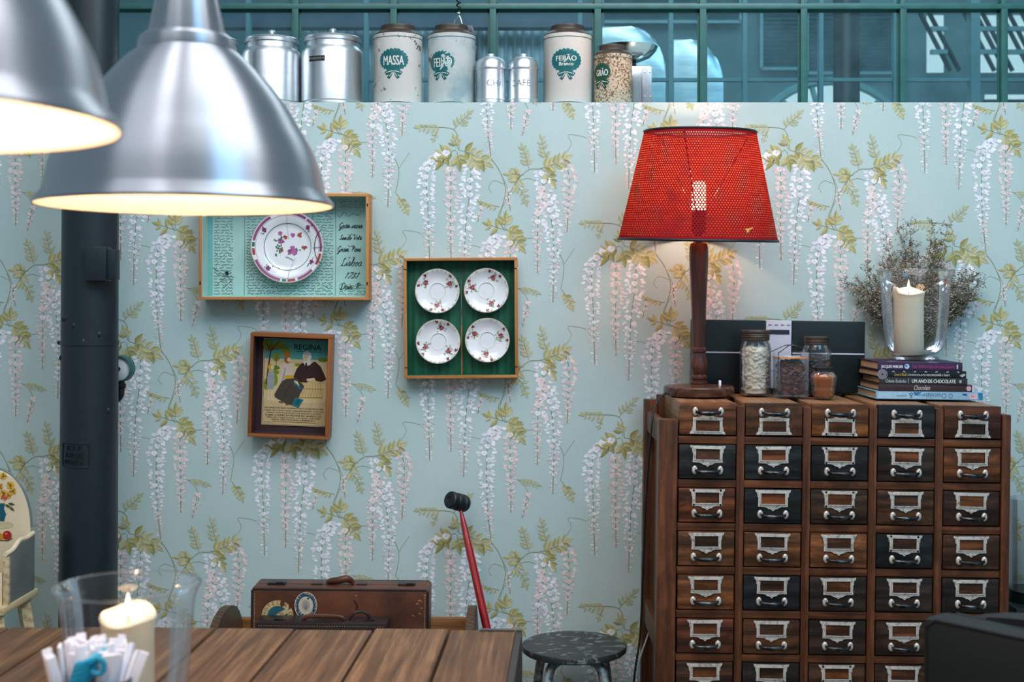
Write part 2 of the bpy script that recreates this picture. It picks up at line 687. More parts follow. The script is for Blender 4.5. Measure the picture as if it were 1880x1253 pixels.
m_wax.set(color=S(255, 243, 216), rough=0.4, sss=0.12)
m_wax.b.inputs['Subsurface Radius'].default_value = (0.05, 0.028, 0.012)
m_wax.b.inputs['Subsurface Scale'].default_value = 0.6
m_wax = m_wax.m
m_flame = emit('candle flame', (1.0, 0.72, 0.34, 1), 9)
m_wick = simple('charred wick', S(30, 22, 18), 0.9)
m_cordblk = simple('black flex', S(14, 18, 20), 0.5)
m_whiteflex = simple('white flex', S(150, 162, 160), 0.5)
m_cream = simple('cream painted wood', S(232, 212, 180), 0.5, var=0.06, nscale=9)
m_creamold = wood('rubbed cream paint', S(150, 124, 84), S(206, 186, 146), S(216, 200, 162), 1, 1.0, 0.55)
m_greyblue = simple('grey blue painted wood', S(112, 120, 116), 0.55, var=0.18, nscale=9)
m_blackleather = simple('black upholstery leather', S(7, 12, 15), 0.55, var=0.2, nscale=120, bump=0.15)
m_legpaint = NT('chipped grey green tube')
_nz = m_legpaint.noise(m_legpaint.coord(), 26, 6, 0.65)
m_legpaint.set(color=m_legpaint.ramp(_nz, [(0.50, S(158, 174, 174)), (0.62, S(80, 94, 94))]), rough=0.4, metal=0.3)
m_legpaint = m_legpaint.m
m_seat = NT('worn black seat paint')
_nz = m_seat.noise(m_seat.coord(True, (1, 1.5, 1)), 19, 9, 0.72, 0.8)
m_seat.set(color=m_seat.ramp(_nz, [(0.54, S(44, 47, 47)), (0.58, S(112, 122, 120))]), rough=m_seat.ramp(_nz, [(0.5, 0.35), (0.56, 0.6)]))
m_seat.bump(_nz, 0.2)
m_seat = m_seat.m
m_stk = simple('white porcelain', S(232, 232, 234), 0.16, var=0.02, coat=0.3)
m_pages = simple('page edges', S(186, 156, 120), 0.8, var=0.2, nscale=90)
m_lid = simple('rusty brown lid', S(74, 62, 54), 0.5, metal=0.4, var=0.3, nscale=40)
m_whitepaper = simple('white paper', S(240, 238, 246), 0.7, var=0.03)
m_ribbon = simple('turquoise ribbon', S(0, 146, 186), 0.5)
m_tinware = simple('grey tin', S(120, 118, 116), 0.35, metal=0.7)
m_darkbox = simple('dark green black fascia', S(18, 30, 32), 0.35, var=0.1)
m_silver = simple('silver white fascia', S(206, 208, 220), 0.4, var=0.03)


def tin_mat(name, base, rust, r0, r1, stain=None, scale=26):
    t = NT(name)
    v = t.coord()
    a = t.noise(v, scale, 6, 0.7)
    b = t.noise(v, 7, 4)
    f = t.math('ADD', t.math('MULTIPLY', a, 0.75), t.math('MULTIPLY', b, 0.25))
    col = t.mix(t.ramp(f, [(r0, 0.0), (r1, 1.0)]), base, rust)
    if stain:
        col = t.mix(t.ramp(t.noise(t.vmath('ADD', v, (3.1, 1.0, 0.5)), 9, 4), [(0.48, 0.0), (0.66, 0.8)]), col, stain)
    t.set(color=col, rough=0.32, coat=0.2)
    return t.m


m_tin1 = tin_mat('cream enamel with rust chips', S(216, 213, 206), S(92, 62, 50), 0.585, 0.615)
m_tin2 = tin_mat('stained blue grey enamel', S(202, 209, 207), S(88, 64, 56), 0.60, 0.63, S(138, 172, 178))
m_tin3 = tin_mat('clean cream enamel', S(219, 214, 205), S(150, 120, 90), 0.66, 0.70)
m_tin4 = tin_mat('speckled beige enamel', S(200, 186, 162), S(112, 82, 52), 0.485, 0.53, None, 130)

# ------------------------------------------------------------------ the setting
LEDGE = P(0, 188, DW).z
struct('floor', MB().box2((-5, -7, -0.1), (5, 9, 0.0)), m_floor)
wall = struct('wall_back', MB().box2((-3.2, 0.0, 0.0), (3.2, 0.62, LEDGE)), m_paper)

# the printed wisteria pattern of the paper (flat ink, one repeat laid out then repeated)
rw = random.Random(7)
WHT = [S(246, 244, 248), S(236, 234, 242), S(252, 250, 252), S(222, 224, 234)]
PNK = [S(236, 222, 220), S(226, 210, 210), S(240, 228, 222), S(214, 202, 202)]
LF = [(S(192, 186, 132), S(166, 160, 104)), (S(200, 194, 146), S(178, 172, 118)), (S(172, 166, 108), S(148, 144, 90)), (S(204, 200, 158), S(186, 182, 136))]
LFP = [(S(188, 192, 156), S(172, 178, 140)), (S(194, 196, 164), S(180, 184, 150))]
STEMC, VINEC, DOT = S(126, 138, 100), S(150, 150, 112), S(196, 160, 150)
cell = []     # (kind, layer, points, faces, colour)


def cadd(layer, pts, col):
    cell.append((layer, pts, col))


def c_line(layer, pts, w, col):
    d = Dec()
    d.line(pts, w, col)
    for f in d.f:
        cadd(layer, [d.v[i][:2] for i in f], col)


def c_ell(layer, x, y, rx, ry, rot, col, n=7):
    cr, sr = math.cos(rot), math.sin(rot)
    cadd(layer, [(x + rx * math.cos(a) * cr - ry * math.sin(a) * sr, y + rx * math.cos(a) * sr + ry * math.sin(a) * cr) for a in [2 * math.pi * i / n for i in range(n)]], col)


def smooth(pts, n=8):
    out = []
    for i in range(len(pts) - 1):
        p0, p1, p2, p3 = pts[max(i - 1, 0)], pts[i], pts[i + 1], pts[min(i + 2, len(pts) - 1)]
        for k in range(n):
            t = k / n
            out.append(tuple(0.5 * (2 * b + (c - a) * t + (2 * a - 5 * b + 4 * c - d) * t * t + (3 * b - a - 3 * c + d) * t ** 3) for a, b, c, d in zip(p0, p1, p2, p3)))
    out.append(pts[-1])
    return out


def cluster(path, w0, w1, cols, dense=1.0, tail=0.3, size=1.0):
    pts = smooth(path, 10)
    c_line(1, pts, 1.2, STEMC)
    L = [0]
    for a, b in zip(pts, pts[1:]):
        L.append(L[-1] + math.hypot(b[0] - a[0], b[1] - a[1]))
    tot = L[-1]
    s = 0.0
    k = 0
    while s < tot:
        i = max(j for j in range(len(L)) if L[j] <= s)
        i = min(i, len(pts) - 2)
        f = (s - L[i]) / max(L[i + 1] - L[i], 1e-6)
        x = pts[i][0] + (pts[i + 1][0] - pts[i][0]) * f
        y = pts[i][1] + (pts[i + 1][1] - pts[i][1]) * f
        t = s / tot
        w = w0 * min(1, 0.65 + t * 3) * (1 - max(0, t - 0.35) / 0.65) + w1 * max(0, t - 0.35) / 0.65
        big = (1 - t * 0.6) * size
        pal = cols if t < 1 - tail else [PNK[0], PNK[1], cols[0], PNK[3]]
        for sd in (-1, 1):
            c = rw.choice(pal)
            ox = sd * w * rw.uniform(0.55, 1.0)
            r = rw.uniform(3.5, 5.4) * big
            an = sd * rw.uniform(-0.1, 0.7)
            c_ell(2, x + ox, y + rw.uniform(-3, 3), r * 1.15, r * 0.72, an, c)
            if rw.random() < 0.5:
                c_ell(2, x + ox * 0.8, y + rw.uniform(-1, 5), r * 0.8, r * 0.6, an + 1.2, rw.choice(pal))
        if k % 2 == 0 and t < 0.85:
            r = rw.uniform(4.8, 7.0) * big
            ox = rw.uniform(-0.35, 0.35) * w
            c = rw.choice(pal)
            c_ell(3, x + ox - r * .45, y, r * .72, r * .8, 0.5, c)
            c_ell(3, x + ox + r * .45, y, r * .72, r * .8, -0.5, rw.choice(pal))
            c_ell(3, x + ox, y + r * .55, r * .6, r * .62, 0, c)
            c_ell(4, x + ox, y + r * .2, r * .2, r * .2, 0, DOT, 5)
        s += (8.0 - 3.2 * t) / dense
        k += 1


def sprig(x, y, a, l, n, size, pal, bend=0.0, droop=0.0):
    px, py = x, y
    pts = [(x, y)]
    n += 1 if n > 2 else 0
    size *= 1.12
    for i in range(n):
        t = (i + 1) / n
        aa = a + bend * t
        px += math.cos(aa) * l / n
        py += math.sin(aa) * l / n
        pts.append((px, py))
        for sd in (-1, 1):
            if rw.random() < 0.08:
                continue
            la = aa + sd * rw.uniform(0.75, 1.15)
            la += (math.pi / 2 - la) * droop if droop else 0
            ll = size * (1.05 - 0.35 * t) * rw.uniform(0.85, 1.15)
            leafc(px, py, la, ll, ll * 0.42, rw.choice(pal))
    leafc(px, py, a + bend, size * 0.95, size * 0.36, rw.choice(pal))
    c_line(1, pts, 1.1, VINEC)


def leafc(x, y, a, l, w, cc):
    ca, sa = math.cos(a), math.sin(a)
    for sg, col in ((1, cc[0]), (-1, cc[1])):
        cadd(3, [(x + u * ca - v * sa, y + u * sa + v * ca) for u, v in [(0, 0), (l * .3, sg * w * .5), (l * .6, sg * w * .45), (l * .85, sg * w * .17), (l, 0)]], col)


def vine(pts, w=1.6, col=VINEC):
    c_line(1, smooth(pts, 8), w * 0.8, col)


PI = math.pi
# motif A: crown with three clusters (relative to the crown's middle)
cluster([(-22, -8), (-46, 6), (-58, 40), (-55, 100), (-52, 205)], 15, 5, WHT)
cluster([(-14, 22), (-13, 60), (-14, 120), (-13, 190)], 12, 3, PNK, 0.9, 0.5)
cluster([(24, 14), (22, 60), (14, 130), (10, 236)], 17, 4, WHT, 1.1)
sprig(-4, -12, PI * 0.96, 34, 3, 21, LF, -0.3)
sprig(-2, -10, PI * 0.45, 16, 2, 22, LF)
sprig(-18, -8, PI * 0.7, 20, 2, 20, LF)
sprig(20, -10, PI * 0.35, 22, 2, 20, LF)
sprig(2, -12, 0.12, 52, 4, 19, LF, 0.5)
sprig(0, -14, -1.9, 16, 2, 15, LF)
leafc(-22, 0, 2.3, 30, 12, LF[0])
leafc(40, 4, 1.25, 26, 11, LF[2])
vine([(2, -12), (0, -34), (-8, -50), (-30, -54), (-38, -52)])
sprig(-28, -54, PI * 1.02, 40, 4, 14, LFP, -0.1, 0.25)
sprig(-8, -50, -0.85, 38, 4, 14, LFP, 0.1)
sprig(-36, -50, 2.0, 18, 2, 9, LFP)
# vine from A down to C, with a side sprig
vine([(56, 0), (74, 22), (87, 58), (82, 88), (74, 112), (86, 136)])
vine([(60, 2), (78, 30), (92, 66), (80, 96), (76, 116)], 1.1)
vine([(84, 50), (66, 44), (56, 56), (62, 66)], 0.9)
sprig(76, 92, PI * 1.05, 34, 4, 10, LF, 0.2, 0.5)
cluster([(44, 92), (40, 104), (36, 120)], 5, 2, PNK, 1.1, 1.0, 0.6)
# motif C: crown with the long white cluster
sprig(86, 132, -1.5, 14, 2, 20, LF)
sprig(86, 134, PI * 1.05, 26, 2, 18, LF, 0.2)
sprig(88, 132, 0.75, 40, 4, 18, LF, 0.2)
sprig(86, 134, 0.2, 26, 3, 17, LF, 0.3)
cluster([(74, 146), (56, 168), (52, 220), (54, 290), (60, 352)], 17, 4, WHT, 1.15)
cluster([(96, 158), (96, 200), (97, 250), (97, 302)], 12, 3, PNK, 1.0, 0.6)
vine([(46, 168), (22, 164), (18, 188), (2, 196)], 0.8)
vine([(118, 148), (132, 150), (146, 144)], 1.0)
vine([(108, 240), (122, 252), (130, 272), (124, 300)], 1.0)
sprig(110, 242, -0.1, 34, 4, 11, LFP, 0.5, 0.4)
cluster([(128, 268), (124, 288), (118, 312)], 6, 2, PNK, 1.1, 1.0, 0.65)
# motif B: broad crown with two clusters
sprig(150, 22, -0.15, 46, 4, 20, LF, -0.35)
sprig(152, 20, 0.7, 28, 3, 20, LF, 0.3)
sprig(120, 34, PI * 1.02, 22, 3, 16, LFP + LF)
sprig(112, 34, 1.9, 18, 2, 17, LF)
vine([(110, 40), (130, 24), (150, 22), (176, 14)])
sprig(130, 22, -1.85, 36, 4, 14, LFP)
sprig(164, 8, -1.9, 40, 4, 13, LFP, 0.1)
vine([(108, 44), (100, 58), (86, 84)])
sprig(104, 50, 0.55, 36, 3, 13, LFP, 0.7)
vine([(106, 46), (128, 40), (146, 46)], 1.0)
cluster([(94, 60), (92, 74), (96, 98)], 5, 1.5, PNK, 1.1, 1.0, 0.55)
cluster([(152, 30), (158, 60), (170, 110), (176, 170), (174, 268)], 18, 4, WHT + PNK[:1], 1.1)
cluster([(158, 70), (148, 110), (146, 160), (146, 214)], 11, 3, PNK + WHT[:1], 0.9, 0.6)
cluster([(196, 8), (204, 40), (202, 90), (200, 138)], 13, 3, PNK, 1.05, 0.5)
vine([(196, -4), (208, -24), (202, -40), (226, -38), (236, -34)], 0.8)
vine([(180, 168), (192, 190), (194, 212), (188, 244)], 1.2)
vine([(194, 198), (206, 180), (214, 168)], 0.9)
sprig(190, 244, 0.85, 34, 4, 12, LF, 0.3)

CW, CHT = 303.0, 352.0
vv_, ff_, cc_ = [], [], []
YT = 188.6
for i in range(-6, 5):
    for j in range(-2, 5):
        ox = 841 + CW * i
        oy = 288 + CHT * j + (176 if i % 2 else 0)
        if oy < -300 or oy > 1600:
            continue
        for k, (ly, pts, col) in enumerate(cell):
            ys = [p[1] + oy for p in pts]
            if max(ys) <= YT or min(ys) > 1390:
                continue
            dep = 0.0002 + ly * 0.00025 + (k % 90) * 2.4e-6
            o = len(vv_)
            for p in pts:
                q = P(p[0] + ox, max(p[1] + oy, YT), DW)
                vv_.append((q.x, -dep, q.z))
            ff_.append(tuple(range(o, o + len(pts))))
            cc_ += [col] * len(pts)
me = bpy.data.meshes.new('wallpaper_print')
me.from_pydata(vv_, [], ff_)
me.color_attributes.new('Col', 'FLOAT_COLOR', 'CORNER').data.foreach_set('color', [x for c in cc_ for x in c])
wp = link('wallpaper_print', me, M_PRINT, wall)
wp['kind'] = 'stuff'

# steel glazing above the ledge
dG = 4.62
win = struct_root('window_1', (0, dG - DW, LEDGE))
xs = [P(p, 0, dG).x for p in (-200, -14, 172, 358, 543, 723, 905, 1097, 1290, 1475, 1657, 1842, 2027, 2212)]
zt, ztop = P(0, 13, dG).z, 3.05
bar = MB().box((0, 0, 0), (0.024, 0.03, ztop - LEDGE), 0.003).box((0, 0.012, 0), (0.036, 0.006, ztop - LEDGE)).mesh('mullion')
for x in xs:
    link('mullion', bar, m_teal, win, (x, 0, (ztop - LEDGE) / 2))
tr = MB().box(((xs[0] + xs[-1]) / 2, 0, 0), (xs[-1] - xs[0], 0.032, 0.02), 0.003).box(((xs[0] + xs[-1]) / 2, 0.012, 0), (xs[-1] - xs[0], 0.006, 0.034)).mesh('transom')
link('transom', tr, m_teal, win, (0, 0, zt - LEDGE))
link('transom', tr, m_teal, win, (0, 0, ztop - LEDGE - 0.01))
link('transom', tr, m_teal, win, (0, 0, 0.012))
for a, b in zip(xs, xs[1:]):
    for z0, z1 in ((0.0, zt - LEDGE), (zt - LEDGE, ztop - LEDGE)):
        link('pane', MB().box(((a + b) / 2, 0.012, (z0 + z1) / 2), (b - a - 0.012, 0.004, z1 - z0 - 0.012)), m_pane, win)

# the dim hall beyond the glazing
struct('wall_far', MB().box2((-6, 4.9, 0), (7, 5.1, 5.0)), m_far)


def farbox(p0, p1, d, th, bev=0.0):
    a, b = P(p0[0], p0[1], d), P(p1[0], p1[1], d)
    return MB().box2((a.x, a.y, b.z), (b.x, a.y + th, a.z), bev)


w2 = struct_root('window_2', (0, 0, 0))
for px in (455, 672, 1065, 1232, 1368, 1508, 1645, 1960):
    link('mullion', farbox((px - 4, -60), (px + 4, 420), 5.7, 0.04), m_farframe, w2)
for py in (18, 146):
    link('transom', farbox((380, py - 3), (2100, py + 3), 5.72, 0.03), m_farframe, w2)
link('mullion', farbox((1783, -60), (1800, 420), 5.7, 0.06), m_farframe, w2)
cor = []
a, b = P(560, 46, 6.3), P(1096, 420, 6.3)
b.z = 0.0
nn = 264
for i in range(nn + 1):
    x = a.x + (b.x - a.x) * i / nn
    cor.append((x, a.y + 0.022 * math.sin(i * 2 * PI / 8)))
mb = MB()
for (x0, y0), (x1, y1) in zip(cor, cor[1:]):
    mb.bm.faces.new([mb.bm.verts.new(q) for q in ((x0, y0, b.z), (x1, y1, b.z), (x1, y1, a.z), (x0, y0, a.z))])
bmesh.ops.remove_doubles(mb.bm, verts=mb.bm.verts[:], dist=1e-5)
bmesh.ops.solidify(mb.bm, geom=mb.bm.faces[:], thickness=0.004)
m_zinc = brushed('zinc sheet', (0.60, 0.70, 0.74, 1), 0.36, 0, (8, 8, 1), 0.3, 0.7)
tag(link('corrugated_sheet', mb.mesh('corrugated_sheet', ang=60), m_zinc), 'corrugated metal sheet seen dimly through the glazing behind the canisters', 'metal sheet')
tag(link('roof_beam', farbox((380, 26), (1110, 50), 6.1, 0.08), simple('blue steel beam', S(44, 76, 96), 0.5)), 'long dark blue steel beam running above the corrugated sheet beyond the glazing', 'beam')
# two round-shouldered ducts
m_duct = brushed('blue grey duct metal', (0.36, 0.52, 0.60, 1), 0.3, 0, (4, 4, 30), 0.2, 0.85)
for k, (x0, x1, yt, d, lb) in enumerate(((1100, 1222, 48, 6.0, 'bluish round-shouldered ventilation duct beyond the glazing, directly behind the kitchen scale'),
                                      (1236, 1328, 72, 6.25, 'bluish round-shouldered ventilation duct beyond the glazing, above the red lamp shade'))):
    A, B = P(x0, yt, d), P(x1, 420, d)
    B.z = 0.0
    rr = 0.16
    poly = [(A.x, B.z), (A.x, A.z)] + [(B.x - rr + rr * math.sin(t), A.z - rr * 1.4 + rr * 1.4 * math.cos(t)) for t in [PI / 2 * q / 8 for q in range(9)]] + [(B.x, B.z)]
    tag(link('ventilation_duct', MB().prism(poly, A.y, A.y + 0.22, 'XZ', 0.01), m_duct), lb, 'duct', 'ducts beyond the glazing')
# iron column beyond
A, B = P(1530, -80, 6.5), P(1578, 500, 6.5)
tag(link('iron_pillar', MB().lathe([(0, 0), (0.09, 0), (0.09, 0.1), ((B.x - A.x) / 2, 0.14), ((B.x - A.x) / 2, 3.6), (0, 3.6)], 24, ((A.x + B.x) / 2, A.y, 0)), m_dark), 'dark iron column standing in the hall beyond the glazing', 'column')
# louvred blinds on the far wall
for k, (x0, x1, y0, y1, lb) in enumerate(((1398, 1474, 22, 126, 'narrow louvred blind in a pale frame beyond the glazing'),
                                         (1482, 1640, 20, 134, 'wide louvred blind behind the far iron column'),
                                         (1106, 1360, -40, 40, 'grey louvred blind high beyond the glazing above the ducts'))):
    d = 9.05
    A, B = P(x0, y0, d), P(x1, y1, d)
    t = thing('louvred_blind', lb, 'blind', ((A.x + B.x) / 2, A.y, B.z), group='louvred blinds beyond the glazing')
    w, h = B.x - A.x, A.z - B.z
    mb = MB()
    n = int(h / 0.03)
    for i in range(n):
        mb.box((0, 0, (i + .5) * h / n), (w - 0.02, 0.004, h / n * 0.62), 0, Matrix.Rotation(0.5, 3, 'X'))
    link('slats', mb, simple('blind slat', S(66, 96, 106), 0.5), t)['kind'] = 'stuff'
    mb = MB()
    for (bx, bz, sx, sz) in ((0, 0, w, 0.02), (0, h, w, 0.02), (-w / 2, h / 2, 0.02, h), (w / 2, h / 2, 0.02, h)):
        mb.box((bx, 0.01, bz), (sx, 0.03, sz))
    link('frame', mb, m_farframe, t)
# an arched window low down and a roof light to the side, both full of sky
m_sky = emit('overcast sky glass', (0.72, 0.90, 0.96, 1), 1.0)
w3 = struct_root('window_3', P(1525, 284, 9.0))
ra = 0.56
arch = [(ra * math.cos(t), ra * 0.92 * math.sin(t)) for t in [PI * i / 24 for i in range(25)]]
link('pane', MB().prism([(x, z) for x, z in arch], 0.03, 0.04), m_sky, w3)
mb = MB()
mb.tube([(x, 0, z) for x, z in arch], 0.03, 6)
for t in (0.28, 0.42, 0.58, 0.72):
    mb.tube([(0, 0, 0), (ra * math.cos(PI * t), 0, ra * 0.92 * math.sin(PI * t))], 0.02, 6)
link('frame', mb, m_farframe, w3)
w4 = struct_root('window_4', P(1745, 76, 8.8))
for q, (x0, x1) in enumerate(((-34, -4), (44, 94), (106, 190))):
    A, B = P(1745 + x0, 22, 8.8), P(1745 + x1, 128, 8.8)
    o = P(1745, 76, 8.8)
    link('pane', MB().box2((A.x - o.x, 0.1, B.z - o.z), (B.x - o.x, 0.12, A.z - o.z)), m_sky, w4)
    for i in range((2, 3, 4)[q]):
        xx = A.x - o.x + (B.x - A.x) * (i + 0.4 + 0.13 * ((i * 7 + q) % 3)) / (2, 2.8, 4)[q]
        link('glazing_bar', MB().tube([(xx + 0.12, 0.05, B.z - o.z), (xx - 0.10, 0.02, A.z - o.z)], 0.018, 6), m_dark, w4)
    for zz in (0.32, 0.72):
        link('glazing_bar', MB().box(((A.x + B.x) / 2 - o.x, 0.03, B.z - o.z + (A.z - B.z) * zz), (B.x - A.x, 0.04, 0.03)), m_farframe, w4)
w5 = struct_root('window_5', P(1838, 170, 8.8))
link('pane', MB().box((0.2, 0.1, -0.05), (0.55, 0.02, 0.10)), m_sky, w5)
link('glazing_bar', MB().box((0.2, 0.06, -0.05), (0.6, 0.03, 0.02)), m_dark, w5)
# overhead beam that carries the pendant lamps
trim = struct('trim_1', MB().box2((-0.70, -4.4, 3.3), (-0.54, 0.0, 3.5), 0.005), m_dark)
# ------------------------------------------------------------------ plank table
TABLE_Z = 0.75
yaw = -R(1.97)
dT = 0.76 * FPX / 606
tc_ = P(949, 1156, dT)
tab = thing('plank_table', 'long weathered plank dining table with open joints under the aluminium pendants', 'table', (tc_.x, tc_.y, 0), (0, 0, yaw))
k = dT / FPX
edges = [0, -123, -263, -409, -555, -712, -822, -940, -1085]
rt = random.Random(3)
TL = 2.3
for i in range(len(edges) - 1):
    a, b = edges[i + 1] * k * 1.0, edges[i] * k
    w = b - a
    off = rt.uniform(0, 0.012)
    mb = MB().box((0, -TL / 2, 0), (w - 0.006, TL, 0.038), 0.004)
    o = link('plank', mb, m_table, tab, ((a + b) / 2, -off, TABLE_Z - 0.019 - rt.uniform(0, 0.003)))
    q = rt.uniform(0.86, 1.12)
    o.color = (q, q * rt.uniform(0.95, 1.0), q * rt.uniform(0.9, 1.0), 1)
wid = -edges[-1] * k
link('apron', MB().box2((-0.0025, -TL + 0.02, TABLE_Z - 0.13), (0.0125, -0.002, TABLE_Z - 0.002), 0.002), m_tableframe, tab)
link('apron', MB().box2((-wid + 0.0, -TL + 0.02, TABLE_Z - 0.13), (-wid + 0.03, -0.03, TABLE_Z - 0.042), 0.003), m_tableframe, tab)
link('apron', MB().box2((-wid + 0.03, -0.06, TABLE_Z - 0.13), (0.0, -0.03, TABLE_Z - 0.042), 0.003), m_tableframe, tab)
link('apron', MB().box2((-wid + 0.03, -TL + 0.03, TABLE_Z - 0.13), (0.0, -TL + 0.06, TABLE_Z - 0.042), 0.003), m_tableframe, tab)
lg = MB().box((0, 0, (TABLE_Z - 0.042) / 2), (0.07, 0.07, TABLE_Z - 0.042), 0.005).mesh('leg')
for x, y in ((-0.04, -0.10), (-wid + 0.07, -0.10), (-0.04, -TL + 0.10), (-wid + 0.07, -TL + 0.10)):
    link('leg', lg, m_tableframe, tab, (x, y, 0))
link('corner_plate', MB().box2((-0.085, -0.016, TABLE_Z + 0.0005), (0.0125, -0.002, TABLE_Z + 0.0022), 0.0008), m_tinware, tab)

# ------------------------------------------------------------------ pendant lamps over the table
PROF = [(0.2509, 0.0), (0.2495, 0.004), (0.238, 0.021), (0.2276, 0.066), (0.212, 0.102), (0.195, 0.131), (0.163, 0.183), (0.111, 0.244), (0.082, 0.268)]


def pend(first, label, loc):
    if first is None:
        t = thing('pendant_lamp', label, 'lamp', loc, (0, 0, 0), 'aluminium pendant lamps over the plank table')
        pr = smooth(PROF[2:], 5)
        outer = [(0.2509, -0.002), (0.2525, 0.002), (0.2505, 0.006)] + pr
        link('shade', MB().lathe(outer, 72), m_alu, t)
        inner = [(0.2490, -0.001)] + [(r - 0.003, z + 0.001) for r, z in pr] + [(0.0, 0.266)]
        link('lining', MB().lathe(inner, 72), m_white_in, t)
        link('collar', MB().lathe([(0.082, 0.264), (0.0835, 0.272), (0.081, 0.286), (0.072, 0.294), (0.05, 0.296)], 60), m_alu, t)
        link('neck', MB().lathe([(0.0655, 0.292), (0.066, 0.296), (0.053, 0.358), (0.046, 0.42), (0.043, 0.45), (0.036, 0.462), (0.008, 0.466)], 60), m_alu, t)
        link('cord', MB().tube([(0, 0, 0.46), (0, 0, 3.30 - loc[2])], 0.004, 8), m_cordblk, t)
        link('ceiling_cup', MB().lathe([(0, 3.30 - loc[2]), (0.05, 3.30 - loc[2]), (0.045, 3.25 - loc[2]), (0.01, 3.23 - loc[2])], 24), m_alu, t)
        link('bulb', MB().lathe([(0, 0.085), (0.018, 0.088), (0.032, 0.105), (0.035, 0.125), (0.028, 0.150), (0.016, 0.172), (0.014, 0.20), (0, 0.20)], 24), m_bulb, t)
        link('bulb_holder', MB().lathe([(0, 0.195), (0.02, 0.195), (0.022, 0.262), (0, 0.262)], 24), m_white_in, t)
    else:
        t = dup_tree(first)
        t.location = loc
        t['label'] = label
    l = bpy.data.lights.new('bulb_glow', 'POINT')
    l.energy, l.color, l.shadow_soft_size = 4.4, (1.0, 0.64, 0.37), 0.03
    o = bpy.data.objects.new('bulb_glow', l)
    COL.objects.link(o)
    o.parent = t
    o.location = (0, 0, 0.06)
    return t


d1 = 2.217
lp1 = pend(None, 'brushed aluminium dome pendant seen whole, its rim overlapping the blue letter tray', P(343, 377, d1))
l2 = P(-292, 231, 1.2)
lp2 = pend(lp1, 'brushed aluminium dome pendant nearest the viewer, cut off by the picture edge', (l2.x, l2.y, lp1.location.z + 0.003))

# ------------------------------------------------------------------ hurricane candle holders
HP = [(0.0, 0.014), (0.040, 0.014), (0.066, 0.020), (0.083, 0.040), (0.0925, 0.075), (0.0985, 0.125), (0.1025, 0.175), (0.106, 0.225), (0.1105, 0.258), (0.1175, 0.2775)]


def hurricane(first, label, loc, ch, seedv):
    if first is None:
        t = thing('hurricane_glass', label, 'candle holder', loc, (0, 0, 0), 'flared glass hurricanes')
        pr = smooth(HP[1:], 4)
        link('bowl', MB().lathe([(0, 0.014)] + pr, 64), m_glass, t)
        link('rim', MB().tube([(0.1180 * math.cos(a), 0.1180 * math.sin(a), 0.2785) for a in [2 * PI * i / 64 for i in range(64)]], 0.0024, 8, True), m_glass, t)
        link('foot', MB().lathe([(0, 0.0), (0.070, 0.0), (0.073, 0.004), (0.066, 0.010), (0.036, 0.0125), (0, 0.0125)], 64), m_glass, t)
    else:
        t = dup_tree(first)
        t.location = loc
        t['label'] = label
    return t


def candle(label, loc, r, h, sd, dx=0.0):
    rr = random.Random(sd)
    t = thing('pillar_candle', label, 'candle', loc, (0, 0, 0), 'lit pillar candles')
    mb = MB()
    seg, rows = 40, []
    lip = [-0.004 + 0.009 * math.sin(i * 2 * PI / seg) + 0.003 * math.sin(i * 2 * PI / seg * 3 + sd * 2) + (0.012 if sd == 2 and 19 < i < 24 else 0) for i in range(seg)]
    for j, (fr, z, use) in enumerate(((0.0, 0.0, 0), (0.97, 0.0, 0), (1.0, 0.004, 0), (1.0, h * 0.5, 0), (1.0, h * 0.86, 0.15), (1.05, h * 0.93, .5), (1.09, h * 0.97, .8), (1.02, h, 1), (0.86, h - 0.003, 1), (0.7, h - 0.016, .4), (0.2, h - 0.02, 0), (0, h - 0.02, 0))):
        if fr == 0:
            rows.append([mb.bm.verts.new((0, 0, z))])
        else:
            rows.append([mb.bm.verts.new((r * fr * math.cos(2 * PI * i / seg), r * fr * math.sin(2 * PI * i / seg), z + lip[i] * use)) for i in range(seg)])
    for a, b in zip(rows, rows[1:]):
        for i in range(seg):
            q = (i + 1) % seg
            if len(a) == 1:
                mb.bm.faces.new((a[0], b[i], b[q]))
            elif len(b) == 1:
                mb.bm.faces.new((a[i], a[q], b[0]))
            else:
                mb.bm.faces.new((a[i], a[q], b[q], b[i]))
    link('wax', mb, m_wax, t)
    link('wick', MB().tube([(0, 0, h - 0.022), (0.001, 0, h - 0.012), (0.002, 0, h - 0.004)], 0.0013, 6), m_wick, t)
    link('flame', MB().lathe([(0, h - 0.010), (0.0035, h - 0.006), (0.0056, h + 0.001), (0.005, h + 0.009), (0.003, h + 0.018), (0.0012, h + 0.026), (0, h + 0.030)], 16), m_flame, t)
    l = bpy.data.lights.new('flame_glow', 'POINT')
    l.energy, l.color, l.shadow_soft_size = 0.24, (1.0, 0.56, 0.24), 0.016
    o = bpy.data.objects.new('flame_glow', l)
    COL.objects.link(o)
    o.parent = t
    o.location = (0, 0, h + 0.030)
    return t


g2 = P(235, 1076, 2.14)
hg = hurricane(None, 'flared clear glass hurricane standing on the plank table beside the white sticks', (g2.x, g2.y, TABLE_Z + 0.003), 0.24, 1)
candle('lit ivory pillar candle inside the glass hurricane on the plank table', (g2.x, g2.y, TABLE_Z + 0.0175), 0.0425, 0.222, 5)

